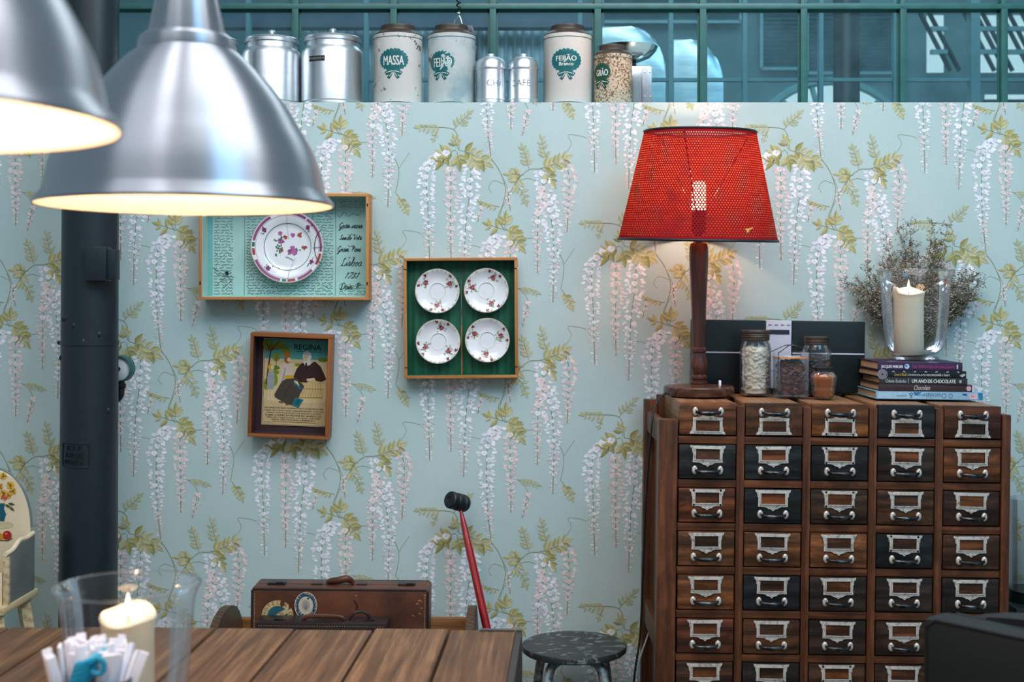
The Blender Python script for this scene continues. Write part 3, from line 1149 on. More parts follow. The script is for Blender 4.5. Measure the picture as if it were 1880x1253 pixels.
# tin of paper sticks
s0 = P(170, 1245, 1.93)
tn = thing('sachet_tin', 'grey tin on the plank table holding the white paper sticks', 'tin', (s0.x, s0.y, TABLE_Z + 0.003))
H = s0.z - TABLE_Z - 0.003
link('body', MB().lathe([(0, 0.0), (0.054, 0), (0.056, 0.003), (0.058, H - 0.004), (0.060, H), (0.058, H + 0.001), (0.055, H - 0.004), (0.053, 0.004), (0, 0.004)], 48), m_tinware, tn)
rs = random.Random(11)
bd = thing('paper_stick_bundle', 'two bunches of rolled white paper sticks tied with turquoise band, standing in the grey tin', 'bundle', (s0.x, s0.y, TABLE_Z + 0.008))
stick = MB().box((0, 0, 0.055), (0.0145, 0.0050, 0.11), 0.0018).mesh('paper_stick')
for cx, n, lean in ((-0.030, 30, -0.12), (0.030, 32, 0.16)):
    for i in range(n):
        a, q = rs.uniform(0, 2 * PI), math.sqrt(rs.random()) * 0.023
        x, y = cx + q * math.cos(a), q * math.sin(a) * 1.3
        o = link('paper_stick', stick, m_whitepaper, bd, (x * 0.85, y * 0.85, H - 0.064 + rs.uniform(-0.008, 0.010)),
                 ((-y * 9 + rs.uniform(-.06, .06)), (x - cx) * 9 + lean + rs.uniform(-.08, .08), rs.uniform(0, 3)))
mb = MB()
for cx, tilt in ((-0.006, 0.35),):
    ring = [(cx + 0.020 * math.cos(a), -0.012 + 0.036 * math.sin(a), H + 0.0 + 0.010 * math.cos(a)) for a in [2 * PI * i / 28 for i in range(28)]]
    for dz in (0.0, 0.008, 0.016, 0.024, 0.03):
        mb.tube([(x + dz * 0.35, y, z + dz) for x, y, z in ring], 0.0052, 6, True)
link('ribbon', mb, m_ribbon, bd)
mb = MB()
mb.tube(smooth([(0.012, -0.047, H + 0.028), (0.026, -0.052, H + 0.038), (0.034, -0.05, H + 0.03), (0.030, -0.05, H + 0.016), (0.016, -0.05, H + 0.018)], 5), 0.004, 6)
link('ribbon_bow', mb, m_ribbon, bd)

# ------------------------------------------------------------------ iron column with its fittings
cx0 = P(163.5, 850, 3.95)
clm = thing('iron_column', 'thick blue-black cast iron column standing in front of the wallpaper', 'column', (cx0.x - 0.0053 * 1.0, cx0.y, 0), (0, 0.0053, 0))
pr = [(0, 0), (0.13, 0), (0.13, 0.05), (0.105, 0.08), (0.0925, 0.12)] + [(0.0880 - 0.0085 * i / 12, 0.12 + 3.38 * i / 12) for i in range(13)] + [(0, 3.5)]
link('shaft', MB().lathe(pr, 64), m_column, clm)


def colz(py):
    return CH - (py - VY) * 3.95 / FPX


kc = 3.95 / FPX
zb = colz(630)
link('band', MB().lathe([(0.0838, zb - 0.007), (0.0872, zb - 0.006), (0.0872, zb + 0.006), (0.0838, zb + 0.007)], 64), m_column, clm)
link('band_screw', MB().box((-0.0915, 0, zb), (0.016, 0.012, 0.012), 0.003), m_column, clm)
zc, zh = colz(486), 62 * kc
bxm = MB().box(((194 - 165) * kc + 0.004, -0.082, zc), (38 * kc, 0.05, zh), 0.004)
link('junction_box', bxm, m_column, clm)
link('junction_box_lid', MB().box(((222 - 165) * kc, -0.076, zc - 0.002), (17 * kc, 0.044, zh - 0.012), 0.003), m_column, clm)
# raised founder's plate, wrapped on the shaft
zp = colz(831)
d = Dec(1e-6, 0.0)


def on_shaft(h0):
    def fn(x, y, h):
        r = 0.0905 + h0
        a = x * kc / r
        return (r * math.sin(a), -r * math.cos(a), zp - y * kc)
    return fn


plate = [(-27, -20), (-22, -22), (0, -22), (22, -22), (27, -20), (28, 0), (27, 18), (22, 21), (0, 21), (-22, 21), (-27, 18), (-28, 0)]
mb = MB()
ring = [(0.0918 * math.sin(x * kc / 0.0918) - 0.010, -0.0918 * math.cos(x * kc / 0.0918), zp - y * kc) for x, y in smooth(plate + [plate[0]], 3)]
ring = [(0.0868 * math.sin((x - 10.5) * kc / 0.0868), -0.0868 * math.cos((x - 10.5) * kc / 0.0868), zp - y * kc) for x, y in smooth(plate + [plate[0]], 3)]
mb.tube(ring[:-1], 0.0022, 6, True)
link('plate_rim', mb, m_column, clm)
mb = MB()
for s_, y_, w_, h_ in (('E I P', -9, 30, 9), ('TALLER', 3.5, 40, 8), ('LISBOA', 15.5, 40, 8)):
    vv, ff, x0, x1, y0, y1 = text_shape(s_)
    top, bot = [], []
    for (a, b) in vv:
        x = (a - (x0 + x1) / 2) * w_ / (x1 - x0) - 10.5
        y = y_ - (b - y0) * h_ / (y1 - y0)
        for rr_, lst in ((0.0895, top), (0.084, bot)):
            lst.append(mb.bm.verts.new((rr_ * math.sin(x * kc / rr_), -rr_ * math.cos(x * kc / rr_), zp - y * kc)))
    ec = {}
    for f in ff:
        mb.bm.faces.new([top[i] for i in f])
        for i in range(len(f)):
            e_ = (f[i], f[(i + 1) % len(f)])
            ec[tuple(sorted(e_))] = ec.get(tuple(sorted(e_)), []) + [e_]
    for lst in ec.values():
        if len(lst) == 1:
            i, j = lst[0]
            mb.bm.faces.new([top[i], bot[i], bot[j], top[j]])
link('plate_lettering', mb.mesh('plate_lettering', False), m_column, clm)
# bumps of the casting
rb = random.Random(4)
mb = MB()
for i in range(7):
    a, z = rb.uniform(-1.2, 1.2), colz(rb.uniform(560, 800))
    mb.ell((0.0838 * math.sin(a), -0.0838 * math.cos(a), z), (0.007, 0.003, 0.009), 2)
link('casting_bumps', mb, m_column, clm)['kind'] = 'stuff'

# round lamp on an elbow, fixed to the wall beside the column
sp = P(222, 677, 4.06)
ks = 4.06 / FPX
gl = thing('round_wall_light', 'small round white-faced light on a black elbow fitting, peeping out beside the iron column', 'light', sp, (0, 0, R(-8)))
link('housing', MB().lathe([(0, 0.02), (23 * ks, 0.02), (24.5 * ks, 0.012), (24.5 * ks, -0.014), (22.5 * ks, -0.02), (21.5 * ks, -0.014), (21.5 * ks, 0.006), (0, 0.008)], 40, axis='Y'), m_teal, gl)
link('lens', MB().lathe([(0, -0.016), (8 * ks, -0.0155), (15 * ks, -0.0135), (21 * ks, -0.010), (21 * ks, -0.004), (0, -0.004)], 40, axis='Y'), simple('opal lens', S(214, 224, 232), 0.25, var=0.05), gl)
link('hub', MB().lathe([(0, -0.020), (4 * ks, -0.019), (5 * ks, -0.015), (0, -0.014)], 20, axis='Y'), m_steel, gl)
link('elbow', MB().tube(smooth([(0.0, 0, -24 * ks), (0.0, 0, -40 * ks), (-0.003, 0.0, -50 * ks), (-0.016, 0.0, -57 * ks), (-0.045, 0.0, -58 * ks)], 5), 0.0115, 14).lathe([(0.014, -0.008), (0.016, -0.004), (0.016, 0.006), (0.014, 0.008)], 20, (0, 0, -32 * ks)), m_black, gl)

# ------------------------------------------------------------------ wall trays


def tray(name, label, px0, py0, px1, py1, depth, rim, mh, mv, mback, rot=(0, 0, 0), twist=0.0, lift=0.0):
    """shallow box hung on the wall, open side to the room"""
    d = DW - depth - lift
    c = P((px0 + px1) / 2, (py0 + py1) / 2, d)
    kk = d / FPX
    w, h = (px1 - px0) * kk, (py1 - py0) * kk
    t = thing(name, label, 'tray', (c.x, c.y + depth, c.z), (rot[0], twist, 0))
    side_h = MB().box((0, -depth / 2, 0), (w, depth, rim), 0.0012).mesh('rim_board')
    link('rim_board', side_h, mh, t, (0, 0, h / 2 - rim / 2))
    link('rim_board', side_h, mh, t, (0, 0, -h / 2 + rim / 2))
    side_v = MB().box((0, -depth / 2, 0), (rim, depth, h - 2 * rim), 0.0012).mesh('rim_board')
    link('rim_board', side_v, mv, t, (w / 2 - rim / 2, 0, 0))
    link('rim_board', side_v, mv, t, (-w / 2 + rim / 2, 0, 0))
    return t, w, h, kk


def lining(t, w, h, depth, rim, mat, name='lining'):
    """thin painted or papered inside faces and back"""
    e = 0.0012
    mb = MB()
    iw, ih = w - 2 * rim, h - 2 * rim
    f = depth - 0.004
    mb.box((0, -f / 2, ih / 2 - e / 2), (iw, f, e)).box((0, -f / 2, -ih / 2 + e / 2), (iw, f, e))
    mb.box((iw / 2 - e / 2, -f / 2, 0), (e, f, ih - 2 * e)).box((-iw / 2 + e / 2, -f / 2, 0), (e, f, ih - 2 * e))
    link(name, mb, mat, t)


# letter tray with the mended plate
DEP = 0.085
t1, w, h, kk = tray('letter_tray', 'wide shallow wooden tray lined with blue handwritten letters, hung behind the pendant', 365, 355, 677, 551, DEP, 0.0095, m_oak, m_oakz, None, twist=R(0.15))
m_letter = simple('blue letter paper', S(160, 196, 188), 0.75, var=0.10, nscale=9)
lining(t1, w, h, DEP, 0.0095, m_letter)
link('back_board', MB().box((0, -0.006, 0), (w - 0.02, 0.008, h - 0.02)), m_letter, t1)
r1 = random.Random(21)
d = Dec(2e-6, 0.0003)
INK = S(58, 66, 62)
INK2 = S(88, 104, 98)
sw, sh = w / 312 / 1.0, 0
for x in (-82, 88):
    d.line([(x, -88), (x + 1, 0), (x, 90)], 1.0, S(92, 122, 100))
d.rect(-150, -90, -141, 90, S(118, 178, 172))
y = -86
while y < 92:
    d.scribble(-138, -103, y, 3.0, INK, 0.75, r1)
    d.scribble(-78, 84, y + 1, 3.0, INK, 0.75, r1) if y < 76 else d.scribble(-76, 84, y, 3.2, INK, 0.8, r1)
    if y > 70 or y < -70:
        d.scribble(96, 148, y, 3, INK2, 0.7, r1)
    y += 5.4
HAND = {
    'a': (.6, [[(.5, .45), (.3, .5), (.1, .3), (.15, .05), (.35, .05), (.5, .4), (.48, .08), (.6, .05)]]), 'b': (.55, [[(0, .1), (.25, .7), (.3, 1), (.2, .95), (.15, .2), (.3, 0), (.48, .2), (.35, .45), (.55, .4)]]),
    'e': (.5, [[(0, .1), (.35, .35), (.3, .5), (.12, .35), (.15, .05), (.35, .02), (.5, .15)]]), 'g': (.6, [[(.5, .45), (.25, .5), (.1, .25), (.3, .05), (.5, .4), (.45, -.4), (.2, -.55), (.25, -.2), (.6, .1)]]),
    'i': (.3, [[(0, .1), (.15, .45), (.14, .05), (.3, .1)], [(.22, .7), (.25, .74)]]), 'm': (.9, [[(0, .1), (.15, .48), (.12, 0), (.3, .48), (.38, .4), (.36, 0), (.55, .48), (.63, .4), (.62, .05), (.9, .1)]]),
    'n': (.6, [[(0, .1), (.15, .48), (.12, 0), (.32, .48), (.4, .4), (.4, .05), (.6, .1)]]), 'o': (.5, [[(.3, .48), (.1, .3), (.15, .03), (.35, .05), (.42, .35), (.3, .46), (.5, .42)]]),
    'r': (.42, [[(0, .1), (.15, .5), (.3, .44), (.22, .1), (.42, .08)]]), 's': (.45, [[(0, .1), (.25, .55), (.32, .2), (.15, 0), (.45, .1)]]), 't': (.4, [[(0, .1), (.22, .9), (.15, .1), (.4, .1)], [(.05, .6), (.36, .66)]]),
    'd': (.6, [[(.5, .45), (.3, .5), (.1, .3), (.15, .05), (.35, .05), (.62, 1), (.5, .1), (.6, .05)]]), 'z': (.45, [[(0, .45), (.35, .45), (.05, .02), (.45, .05)]]), 'v': (.45, [[(0, .45), (.15, .02), (.35, .48), (.45, .42)]]),
    'L': (.8, [[(.55, .8), (.5, 1), (.35, .8), (.3, .2), (.1, 0), (.25, .1), (.55, 0), (.8, .15)]]), 'G': (.85, [[(.7, .8), (.45, 1), (.15, .6), (.2, .15), (.5, .05), (.65, .4), (.5, -.3), (.2, -.4), (.85, .15)]]),
    'S': (.7, [[(.6, .85), (.45, 1), (.25, .75), (.45, .45), (.4, .1), (.1, .05), (.7, .2)]]), 'D': (.9, [[(.3, .95), (.25, .1), (.1, .05), (.5, 0), (.85, .5), (.55, 1), (.1, .85)]]), 'P': (.7, [[(.25, 0), (.35, .95)], [(.05, .8), (.45, 1), (.7, .75), (.35, .45)]]),
    'V': (.7, [[(0, .9), (.15, 1), (.25, .05), (.65, 1)]]), '1': (.35, [[(.1, .75), (.25, 1), (.15, 0)]]), '7': (.45, [[(.05, .95), (.45, 1), (.15, 0)]]), '3': (.45, [[(.1, .9), (.4, .95), (.2, .55), (.42, .3), (.05, 0)]])}


def cursive(word, x, y, h, w):
    tot = sum(HAND[c][0] if c in HAND else 0.4 for c in word)
    u, kx = 0.0, w / tot
    for c in word:
        if c in HAND:
            adv, strokes = HAND[c]
            for st in strokes:
                p = smooth([(a + u, b) for a, b in st], 4)
                q = [(x - w / 2 + (a + b * 0.35) * kx, y - b * h) for a, b in p]
                d.line(q, [0.55 + 0.9 * abs(math.sin(i * 0.55)) for i in range(len(q))], INK)
            u += adv
        else:
            u += 0.4


for s_, x, y, h_, sz in (('Gran vezes', 116, -37, 10, 44), ('Sendo Vots', 116, -15, 9, 42), ('Gram Pars', 113, 7, 10, 44), ('Lisboa', 117, 34, 15, 40), ('1731', 117, 57, 10, 26), ('Dom P', 114, 78, 12, 36)):
    cursive(s_, x, y, h_, sz)
for y in (-24, -3, 18):
    d.scribble(112, 124, y, 2.5, INK2, 0.7, r1)
for (a, b, c, e) in ((92, -62, 120, 12), (98, -40, 70, 30), (96, 74, 90, 22)):
    pts = [(a + 42 * i / 12, b + 6 * math.sin(i * 1.3) * (1 - i / 14)) for i in range(13)]
    d.line(pts, 0.7, INK2)
d.poly([(-118, 46), (-112, 44), (-111, 51), (-116, 52)], S(24, 36, 40))
for i in range(5):
    d.line([(-142 + r1.uniform(0, 30), 40 + r1.uniform(-10, 40)), (-100 + r1.uniform(-20, 5), 44 + r1.uniform(-5, 40))], 0.7, INK2)
d.build('handwriting', lambda x, y, hh: (x * kk, -0.010 - hh, -y * kk), t1)
d = Dec(2e-6, 0.0002)
for y in range(-88, 92, 6):
    d.rect(0.5, y, 0.62 + r1.random() * 0.1, y + r1.uniform(1, 4), S(40, 36, 30))
rt_x = w / 2
d2 = Dec(2e-6, 0.0003)
for y in range(-82, 84, 8):
    d2.rect(3, y, 4.6, y + r1.uniform(3, 6), S(46, 40, 34))
d2.build('side_marks', lambda x, y, hh: (rt_x + hh, -DEP + 0.02 + x * 0.003, -y * kk), t1)
for x, y in ((-w / 2 + 0.0048, -0.118), (w / 2 - 0.0048, -0.118), (w / 2 - 0.0048, 0.135)):
    link('nail_head', MB().box((x, -DEP - 0.0004, y), (0.004, 0.0016, 0.010), 0.0004), m_black, t1)


def plate_thing(name, label, cat, loc, prof, deco, group=None, tilt=(0, 0, 0)):
    """dish facing the room; prof = (radius, forward height) from the middle out"""
    t = thing(name, label, cat, loc, tilt, group)
    full = [(r, -z) for r, z in prof]
    back = [(r, -z + 0.0035) for r, z in prof[::-1]]
    link('dish', MB().lathe(full + back, 64, axis='Y'), m_stk, t)
    dd = Dec(1.2e-5, 0.0004)
    deco(dd)

    def hz(r):
        for (r0, z0), (r1_, z1) in zip(prof, prof[1:]):
            if r <= r1_:
                return z0 + (z1 - z0) * (r - r0) / max(r1_ - r0, 1e-6)
        return prof[-1][1]
    dd.build('painted_flowers', lambda x, y, hh: (x, -hz(math.hypot(x, y)) - hh, -y), t, M_ENAMEL_PRINT)
    return t


rp = random.Random(5)


def fl(dd, x, y, s, col, col2, n=6):
    for i in range(n):
        a = 2 * PI * i / n + rp.random()
        dd.ell(x + s * 0.55 * math.cos(a), y + s * 0.55 * math.sin(a), s * 0.48, s * 0.34, col if i % 2 else col2, a, 7)
    dd.ell(x, y, s * 0.36, s * 0.36, col2, 0, 7)


def deco_plate(dd):
    M = 0.001 * 0.117 / 0.0665 / 1.0      # one unit = one picture pixel
    u = 4.165 / FPX
    MG, RD, GR, OR = S(150, 78, 128), S(170, 60, 62), S(40, 110, 88), S(206, 96, 50)
    segs = [(-0.95, 0.15, MG), (0.2, 0.55, RD), (0.75, 1.25, MG), (1.33, 1.55, RD), (1.6, 1.72, GR), (1.78, 2.75, MG), (2.9, 3.1, RD), (3.15, 3.28, GR), (3.33, 4.2, MG), (4.85, 5.3, MG)]
    for a0, a1, c in segs:
        dd.ring(0, 0, 59.5 * u, 64.2 * u, c, a0, a1, 20)
    dd.ring(0, 0, 65.2 * u, 66.3 * u, S(196, 176, 140))
    dd.ring(0, 0, 57.6 * u, 58.4 * u, S(190, 170, 168))
    dd.ring(0, 0, 42.6 * u, 43.6 * u, GR)
    for x, y, s in ((-13, -11, 6), (-14, -25, 4.5), (9, -22, 4.5)):
        fl(dd, x * u, y * u, s * u, S(186, 106, 160), S(166, 80, 140), 8)
    fl(dd, 9 * u, 7 * u, 9.5 * u, S(160, 70, 140), S(186, 106, 164), 11)
    for x, y, s in ((-5, -18, 4.5), (22, -22, 5), (30, 1, 5), (-12, 6, 4.2)):
        fl(dd, x * u, y * u, s * u, OR, S(180, 50, 40), 5)
    for i in range(22):
        x, y = rp.uniform(-24, -10), rp.uniform(-16, 16)
        dd.leaf(x * u, y * u, rp.uniform(0, 6), 5 * u, 2.6 * u, GR, S(70, 140, 110))
    for i in range(10):
        x, y = rp.choice(((22, -22), (30, 1), (9, 7), (-5, -18)))
        dd.leaf((x + rp.uniform(-7, 7)) * u, (y + rp.uniform(-7, 7)) * u, rp.uniform(0, 6), 4.5 * u, 2 * u, GR, S(70, 140, 110))
    dd.line([(u * (-4 + 14 * math.sin(t)), u * (18 + 5 * t)) for t in (0, .3, .6, .9, 1.2, 1.5)], 1.0 * u, GR)
    for a in (-2.5, -0.75, 0.55, 2.3):
        x, y = 52 * math.cos(a), 52 * math.sin(a)
        fl(dd, x * u, y * u, 4.6 * u, S(150, 60, 120), S(120, 50, 96), 6)
        for i in range(7):
            dd.ell((x + rp.uniform(-9, 9)) * u, (y + rp.uniform(-8, 8)) * u, 1.2 * u, 1.0 * u, S(70, 60, 80), 0, 5)
    CR = S(92, 84, 86)
    arc = [(46 + 24 * (1 - math.cos(t)) * 0.9 + 4, 34 * math.sin(t)) for t in [-1.25 + 2.5 * i / 16 for i in range(17)]]
    dd.line([(x * u, y * u) for x, y in arc], 1.4 * u, CR)
    dd.line([(47 * u, 2 * u), (66 * u, 0)], 1.0 * u, CR)
    dd.line([(0, -66 * u), (-1 * u, -40 * u), (2 * u, -14 * u)], 0.6 * u, S(170, 160, 160))
    dd.line([(1 * u, 64 * u), (3 * u, 46 * u), (14 * u, 20 * u)], 0.6 * u, S(170, 160, 160))


pc = P(528, 453.5, 4.165)
plate_thing('dinner_plate', 'mended white dinner plate with purple border, fixed in the blue letter tray', 'plate', (pc.x, P(0, 0, DW - 0.0195).y, pc.z),
            [(0.0, 0.010), (0.060, 0.010), (0.072, 0.012), (0.079, 0.017), (0.100, 0.022), (0.1165, 0.026), (0.118, 0.0255)], deco_plate)

# green tray with four saucers
DEP2 = 0.055
t2, w, h, kk = tray('saucer_tray', 'square wooden tray with green stained boards displaying four floral saucers', 741.5, 473.5, 950.5, 695, DEP2, 0.0095, m_oak, m_oakz, None, twist=R(-0.45))
lining(t2, w, h, DEP2, 0.0095, m_greenwood)
gw = (w - 0.019) / 2
link('green_board', MB().box((-gw / 2 - 0.001, -0.006, 0), (gw - 0.002, 0.010, h - 0.02), 0.0012), m_greenwood, t2)
link('green_board', MB().box((gw / 2 + 0.001, -0.006, 0), (gw - 0.002, 0.010, h - 0.02), 0.0012), m_greenwood, t2)
link('joint_strip', MB().box((0, -0.008, -h * 0.27), (0.0032, 0.004, h * 0.42)), m_oakz, t2)
for x, y in ((-w / 2 + 0.006, h / 2 - 0.036), (w / 2 - 0.006, h / 2 - 0.036), (-w / 2 + 0.006, -h / 2 + 0.036), (w / 2 - 0.006, -h / 2 + 0.036)):
    link('nail_head', MB().box((x, -DEP2 - 0.0004, y), (0.009, 0.0016, 0.003), 0.0004), m_black, t2)
SP = [(0.0, 0.006), (0.024, 0.006), (0.026, 0.0085), (0.030, 0.0075), (0.048, 0.012), (0.062, 0.019), (0.070, 0.0245), (0.0722, 0.0245)]


def deco_saucer(angs):
    def f(dd):
        dd.ring(0, 0, 0.0705, 0.0725, S(206, 192, 164))
        dd.ring(0, 0, 0.0245, 0.0255, S(214, 208, 204))
        for a in angs:
            x, y = 0.046 * math.cos(a), 0.046 * math.sin(a)
            for i in range(16):
                dd.leaf(x + rp.uniform(-.014, .014), y + rp.uniform(-.014, .014), rp.uniform(0, 6), 0.008, 0.0035, S(140, 156, 100), S(174, 180, 130))
            fl(dd, x, y, 0.0088, S(128, 40, 54), S(176, 96, 110), 7)
            fl(dd, x + .006 * math.cos(a + 1.6), y + .006 * math.sin(a + 1.6), 0.004, S(196, 130, 140), S(150, 60, 74), 5)
            for s_ in (-0.30, 0.30):
                fl(dd, 0.064 * math.cos(a + s_), 0.064 * math.sin(a + s_), 0.0056, S(112, 30, 40), S(150, 60, 64), 5)
        for i in range(30):
            a = rp.uniform(0, 6.28)
            dd.ell(0.067 * math.cos(a), 0.067 * math.sin(a), 0.004, 0.0016, S(216, 196, 178), a + 1.57, 6)
    return f


for (px, py, angs, lb) in ((803.5, 534.5, (-2.55, -0.55, 1.6), 'white rose-sprigged saucer mounted top left on the green boards'),
                           (893, 533.5, (-1.1, 2.95 + 0.4, 1.2), 'white rose-sprigged saucer mounted top right on the green boards'),
                           (805, 627, (-1.35, 2.75, 0.75), 'white rose-sprigged saucer mounted bottom left on the green boards'),
                           (895, 624.5, (-2.7, -0.3, 1.65), 'white rose-sprigged saucer mounted bottom right on the green boards')):
    c = P(px, py, 4.175)
    plate_thing('saucer', lb, 'saucer', (c.x, -0.0165, c.z), SP, deco_saucer(angs), 'saucers in the green tray')

# poster tray
DEP3 = 0.07
t3, w, h, kk = tray('poster_tray', 'small upright brown wooden tray framing an old advertising poster', 457, 612, 606, 804, DEP3, 0.011, m_walnut, m_walnutz, None, rot=(R(2.6), 0, 0), twist=R(2.3), lift=0.004)
lining(t3, w, h, DEP3, 0.011, m_maroon)
link('back_board', MB().box((0, -0.005, 0), (w - 0.022, 0.008, h - 0.022)), m_maroon, t3)
ps = thing('poster', 'faded colour poster with a seated old lady and headline REGINA inside the small brown tray', 'poster', t3.location, t3.rotation_euler)
link('sheet', MB().box((0.008, -0.0115, 0.006), (122 * kk, 0.001, 162 * kk)), simple('aged poster paper', S(186, 160, 116), 0.75, var=0.08, nscale=12), ps)
d = Dec(2.0e-6, 0.0002)
C = dict(sky=S(78, 146, 138), cream=S(198, 172, 126), brown=S(92, 50, 34), leaf=S(96, 116, 40), leaf2=S(124, 136, 44), dk=S(34, 34, 34), mar=S(58, 34, 34), skirt=S(70, 62, 54), skin=S(222, 194, 150), wht=S(214, 206, 190), yel=S(206, 156, 36), bl=S(28, 112, 122), gry=S(150, 154, 156), red=S(110, 48, 34), pnk=S(206, 182, 166))
d.rect(10, 10, 650, 875, S(60, 56, 48))
d.rect(13, 13, 647, 872, C['cream'])
d.rect(13, 13, 647, 212, C['sky'])
d.rect(13, 206, 647, 222, S(204, 178, 138))
d.poly([(13, 225), (150, 235), (260, 260), (420, 232), (647, 230), (647, 640), (13, 640)], S(206, 182, 136))
for x, y, rx, ry in ((60, 90, 60, 46), (150, 70, 70, 40), (130, 190, 40, 46), (30, 60, 40, 50), (230, 130, 50, 40), (120, 300, 50, 22), (110, 420, 44, 70), (350, 262, 34, 18), (130, 345, 36, 24), (600, 200, 50, 24), (36, 470, 24, 60)):
    d.ell(x, y, rx, ry, C['leaf2'] if x % 60 else C['leaf'], 0, 14)
d.line([(40, 470), (52, 320), (64, 200), (74, 130), (110, 80), (170, 20)], [20, 18, 16, 14, 9, 5], C['brown'])
d.line([(70, 140), (40, 80), (14, 40)], [10, 8, 5], C['brown'])
d.line([(74, 130), (120, 110), (170, 118)], [7, 5, 3], C['brown'])
d.line([(132, 290), (130, 220), (134, 180)], 6, C['brown'])
for o_ in (0, 1.5, 3):
    d.text('REGINA', 443 + o_, 108, 56, S(18, 26, 28), 270)
d.rect(330, 122, 590, 127, C['dk'])
d.text('CHOCOLATES', 145, 88, 24, C['red'], 200)
d.rect(48, 98, 246, 104, C['red'])
# child with fair hair
d.poly([(56, 340), (96, 330), (116, 350), (120, 420), (112, 520), (50, 520), (44, 400)], C['gry'])
d.poly([(60, 520), (74, 520), (72, 620), (58, 622)], C['skin'])
d.poly([(90, 520), (104, 520), (104, 616), (90, 618)], C['skin'])
d.rect(56, 612, 76, 626, C['wht'])
d.rect(88, 608, 110, 622, C['wht'])
d.ell(80, 296, 30, 34, C['yel'], 0, 14)
d.ell(94, 298, 18, 22, C['skin'], 0, 12)
# standing child in pale cape and orange hat
d.poly([(205, 250), (250, 235), (290, 256), (306, 350), (290, 420), (190, 430), (185, 340)], C['pnk'])
d.poly([(190, 430), (215, 300), (232, 300), (212, 470), (196, 480)], C['gry'])
d.ell(244, 208, 34, 44, S(150, 92, 40), 0, 14)
d.ell(258, 212, 18, 24, C['skin'], 0, 12)
d.poly([(200, 180), (210, 146), (262, 142), (276, 176)], S(190, 96, 40))
# wicker chair
for i in range(8):
    d.line([(400 + i * 28, 420), (380 + i * 28, 590)], 5, C['yel'])
    d.line([(380 + i * 28, 420), (410 + i * 28, 590)], 4, S(160, 130, 60))
d.line([(370, 600), (380, 470), (410, 424), (470, 404), (640, 400)], 16, C['yel'])
d.line([(376, 590), (610, 585)], 12, S(160, 130, 60))
d.line([(396, 500), (620, 500)], 8, S(160, 130, 60))
d.ell(270, 388, 60, 20, C['yel'], -0.1, 14)
# seated old lady
d.poly([(392, 236), (450, 262), (520, 220), (580, 270), (620, 350), (640, 396), (600, 424), (545, 420), (520, 400), (470, 420), (440, 440), (330, 430), (310, 380), (340, 300)], C['mar'])
d.poly([(230, 410), (330, 395), (400, 450), (420, 480), (380, 560), (340, 680), (250, 665), (130, 600), (122, 570), (190, 440)], C['skirt'])
d.line([(300, 450), (240, 540), (230, 580)], 4, C['dk'])
d.poly([(165, 635), (215, 640), (210, 658), (170, 652)], S(110, 84, 44))
d.poly([(240, 655), (270, 660), (262, 678), (236, 674)], S(110, 84, 44))
d.poly([(404, 230), (426, 216), (474, 214), (482, 250), (450, 268), (436, 240), (420, 266)], C['wht'])
d.ell(440, 172, 44, 50, C['wht'], 0, 18)
for i in range(9):
    d.ell(410 + 68 * ((i * 37 % 100) / 100), 130 + 40 * ((i * 53 % 100) / 100), 9, 6, S(150, 146, 136), i, 8)
d.ell(428, 190, 27, 34, C['skin'], 0.1, 14)
d.ell(418, 182, 5, 3, C['dk'], 0, 6)
d.ell(440, 182, 5, 3, C['dk'], 0, 6)
d.line([(404, 182), (450, 180)], 2, C['dk'])
d.ell(424, 208, 7, 3, C['red'], 0, 6)
d.poly([(424, 236), (440, 236), (446, 300), (428, 296)], C['dk'])
d.poly([(440, 400), (520, 386), (530, 404), (450, 424)], C['skin'])
d.poly([(318, 420), (352, 430), (372, 470), (350, 476), (322, 446)], C['skin'])
d.poly([(312, 448), (330, 440), (392, 494), (384, 512)], C['bl'])
d.poly([(336, 590), (420, 612), (370, 700), (300, 676)], C['bl'])
d.poly([(350, 610), (396, 622), (366, 672), (326, 660)], S(20, 86, 96))
for i, s_ in enumerate(('OS UNICOS QUE ALIMENTAM E FORTALECEM', 'E QUE SÃO ALEM DISSO INDISPENSAVEIS A SAUDE', 'TENDO POR A ESTAÇÃO DE MAIOR AGRADO', 'SOBRE O SUMO DA REGINA NO BAIRRO CO-', 'MERCIAL E INDUSTRIAL, NO QUAL LHE SERÁ', 'DADA UMA PEQUENA LEMBRANÇA')):
    for o_ in (0, 0.9, 1.8):
        d.text(s_, 322 + o_, 714 + i * 24, 17.5, C['dk'], (590, 600, 560, 570, 540, 440)[i])
d.rect(110, 842, 550, 847, C['red'])
d.text('lit. nac.', 66, 856, 12, C['dk'], 70)
uu = 122 * kk / 660
d.build('poster_print', lambda x, y, hh: (0.008 + (x - 330) * uu, -0.012 - hh, 0.006 - (y - 442) * uu), ps)
# ------------------------------------------------------------------ canisters on the ledge
DS = 4.31
ksh = DS / FPX


def onpx(px, d=DS):
    return P(px, 188, d).x


def zsh(py, d=DS):
    """height above the ledge of a picture row at the shelf"""
    return CH - (py - VY) * d / FPX - LEDGE


m_tealink = S(14, 92, 96)
M_BAND = simple('band green', S(14, 74, 76), 0.4)


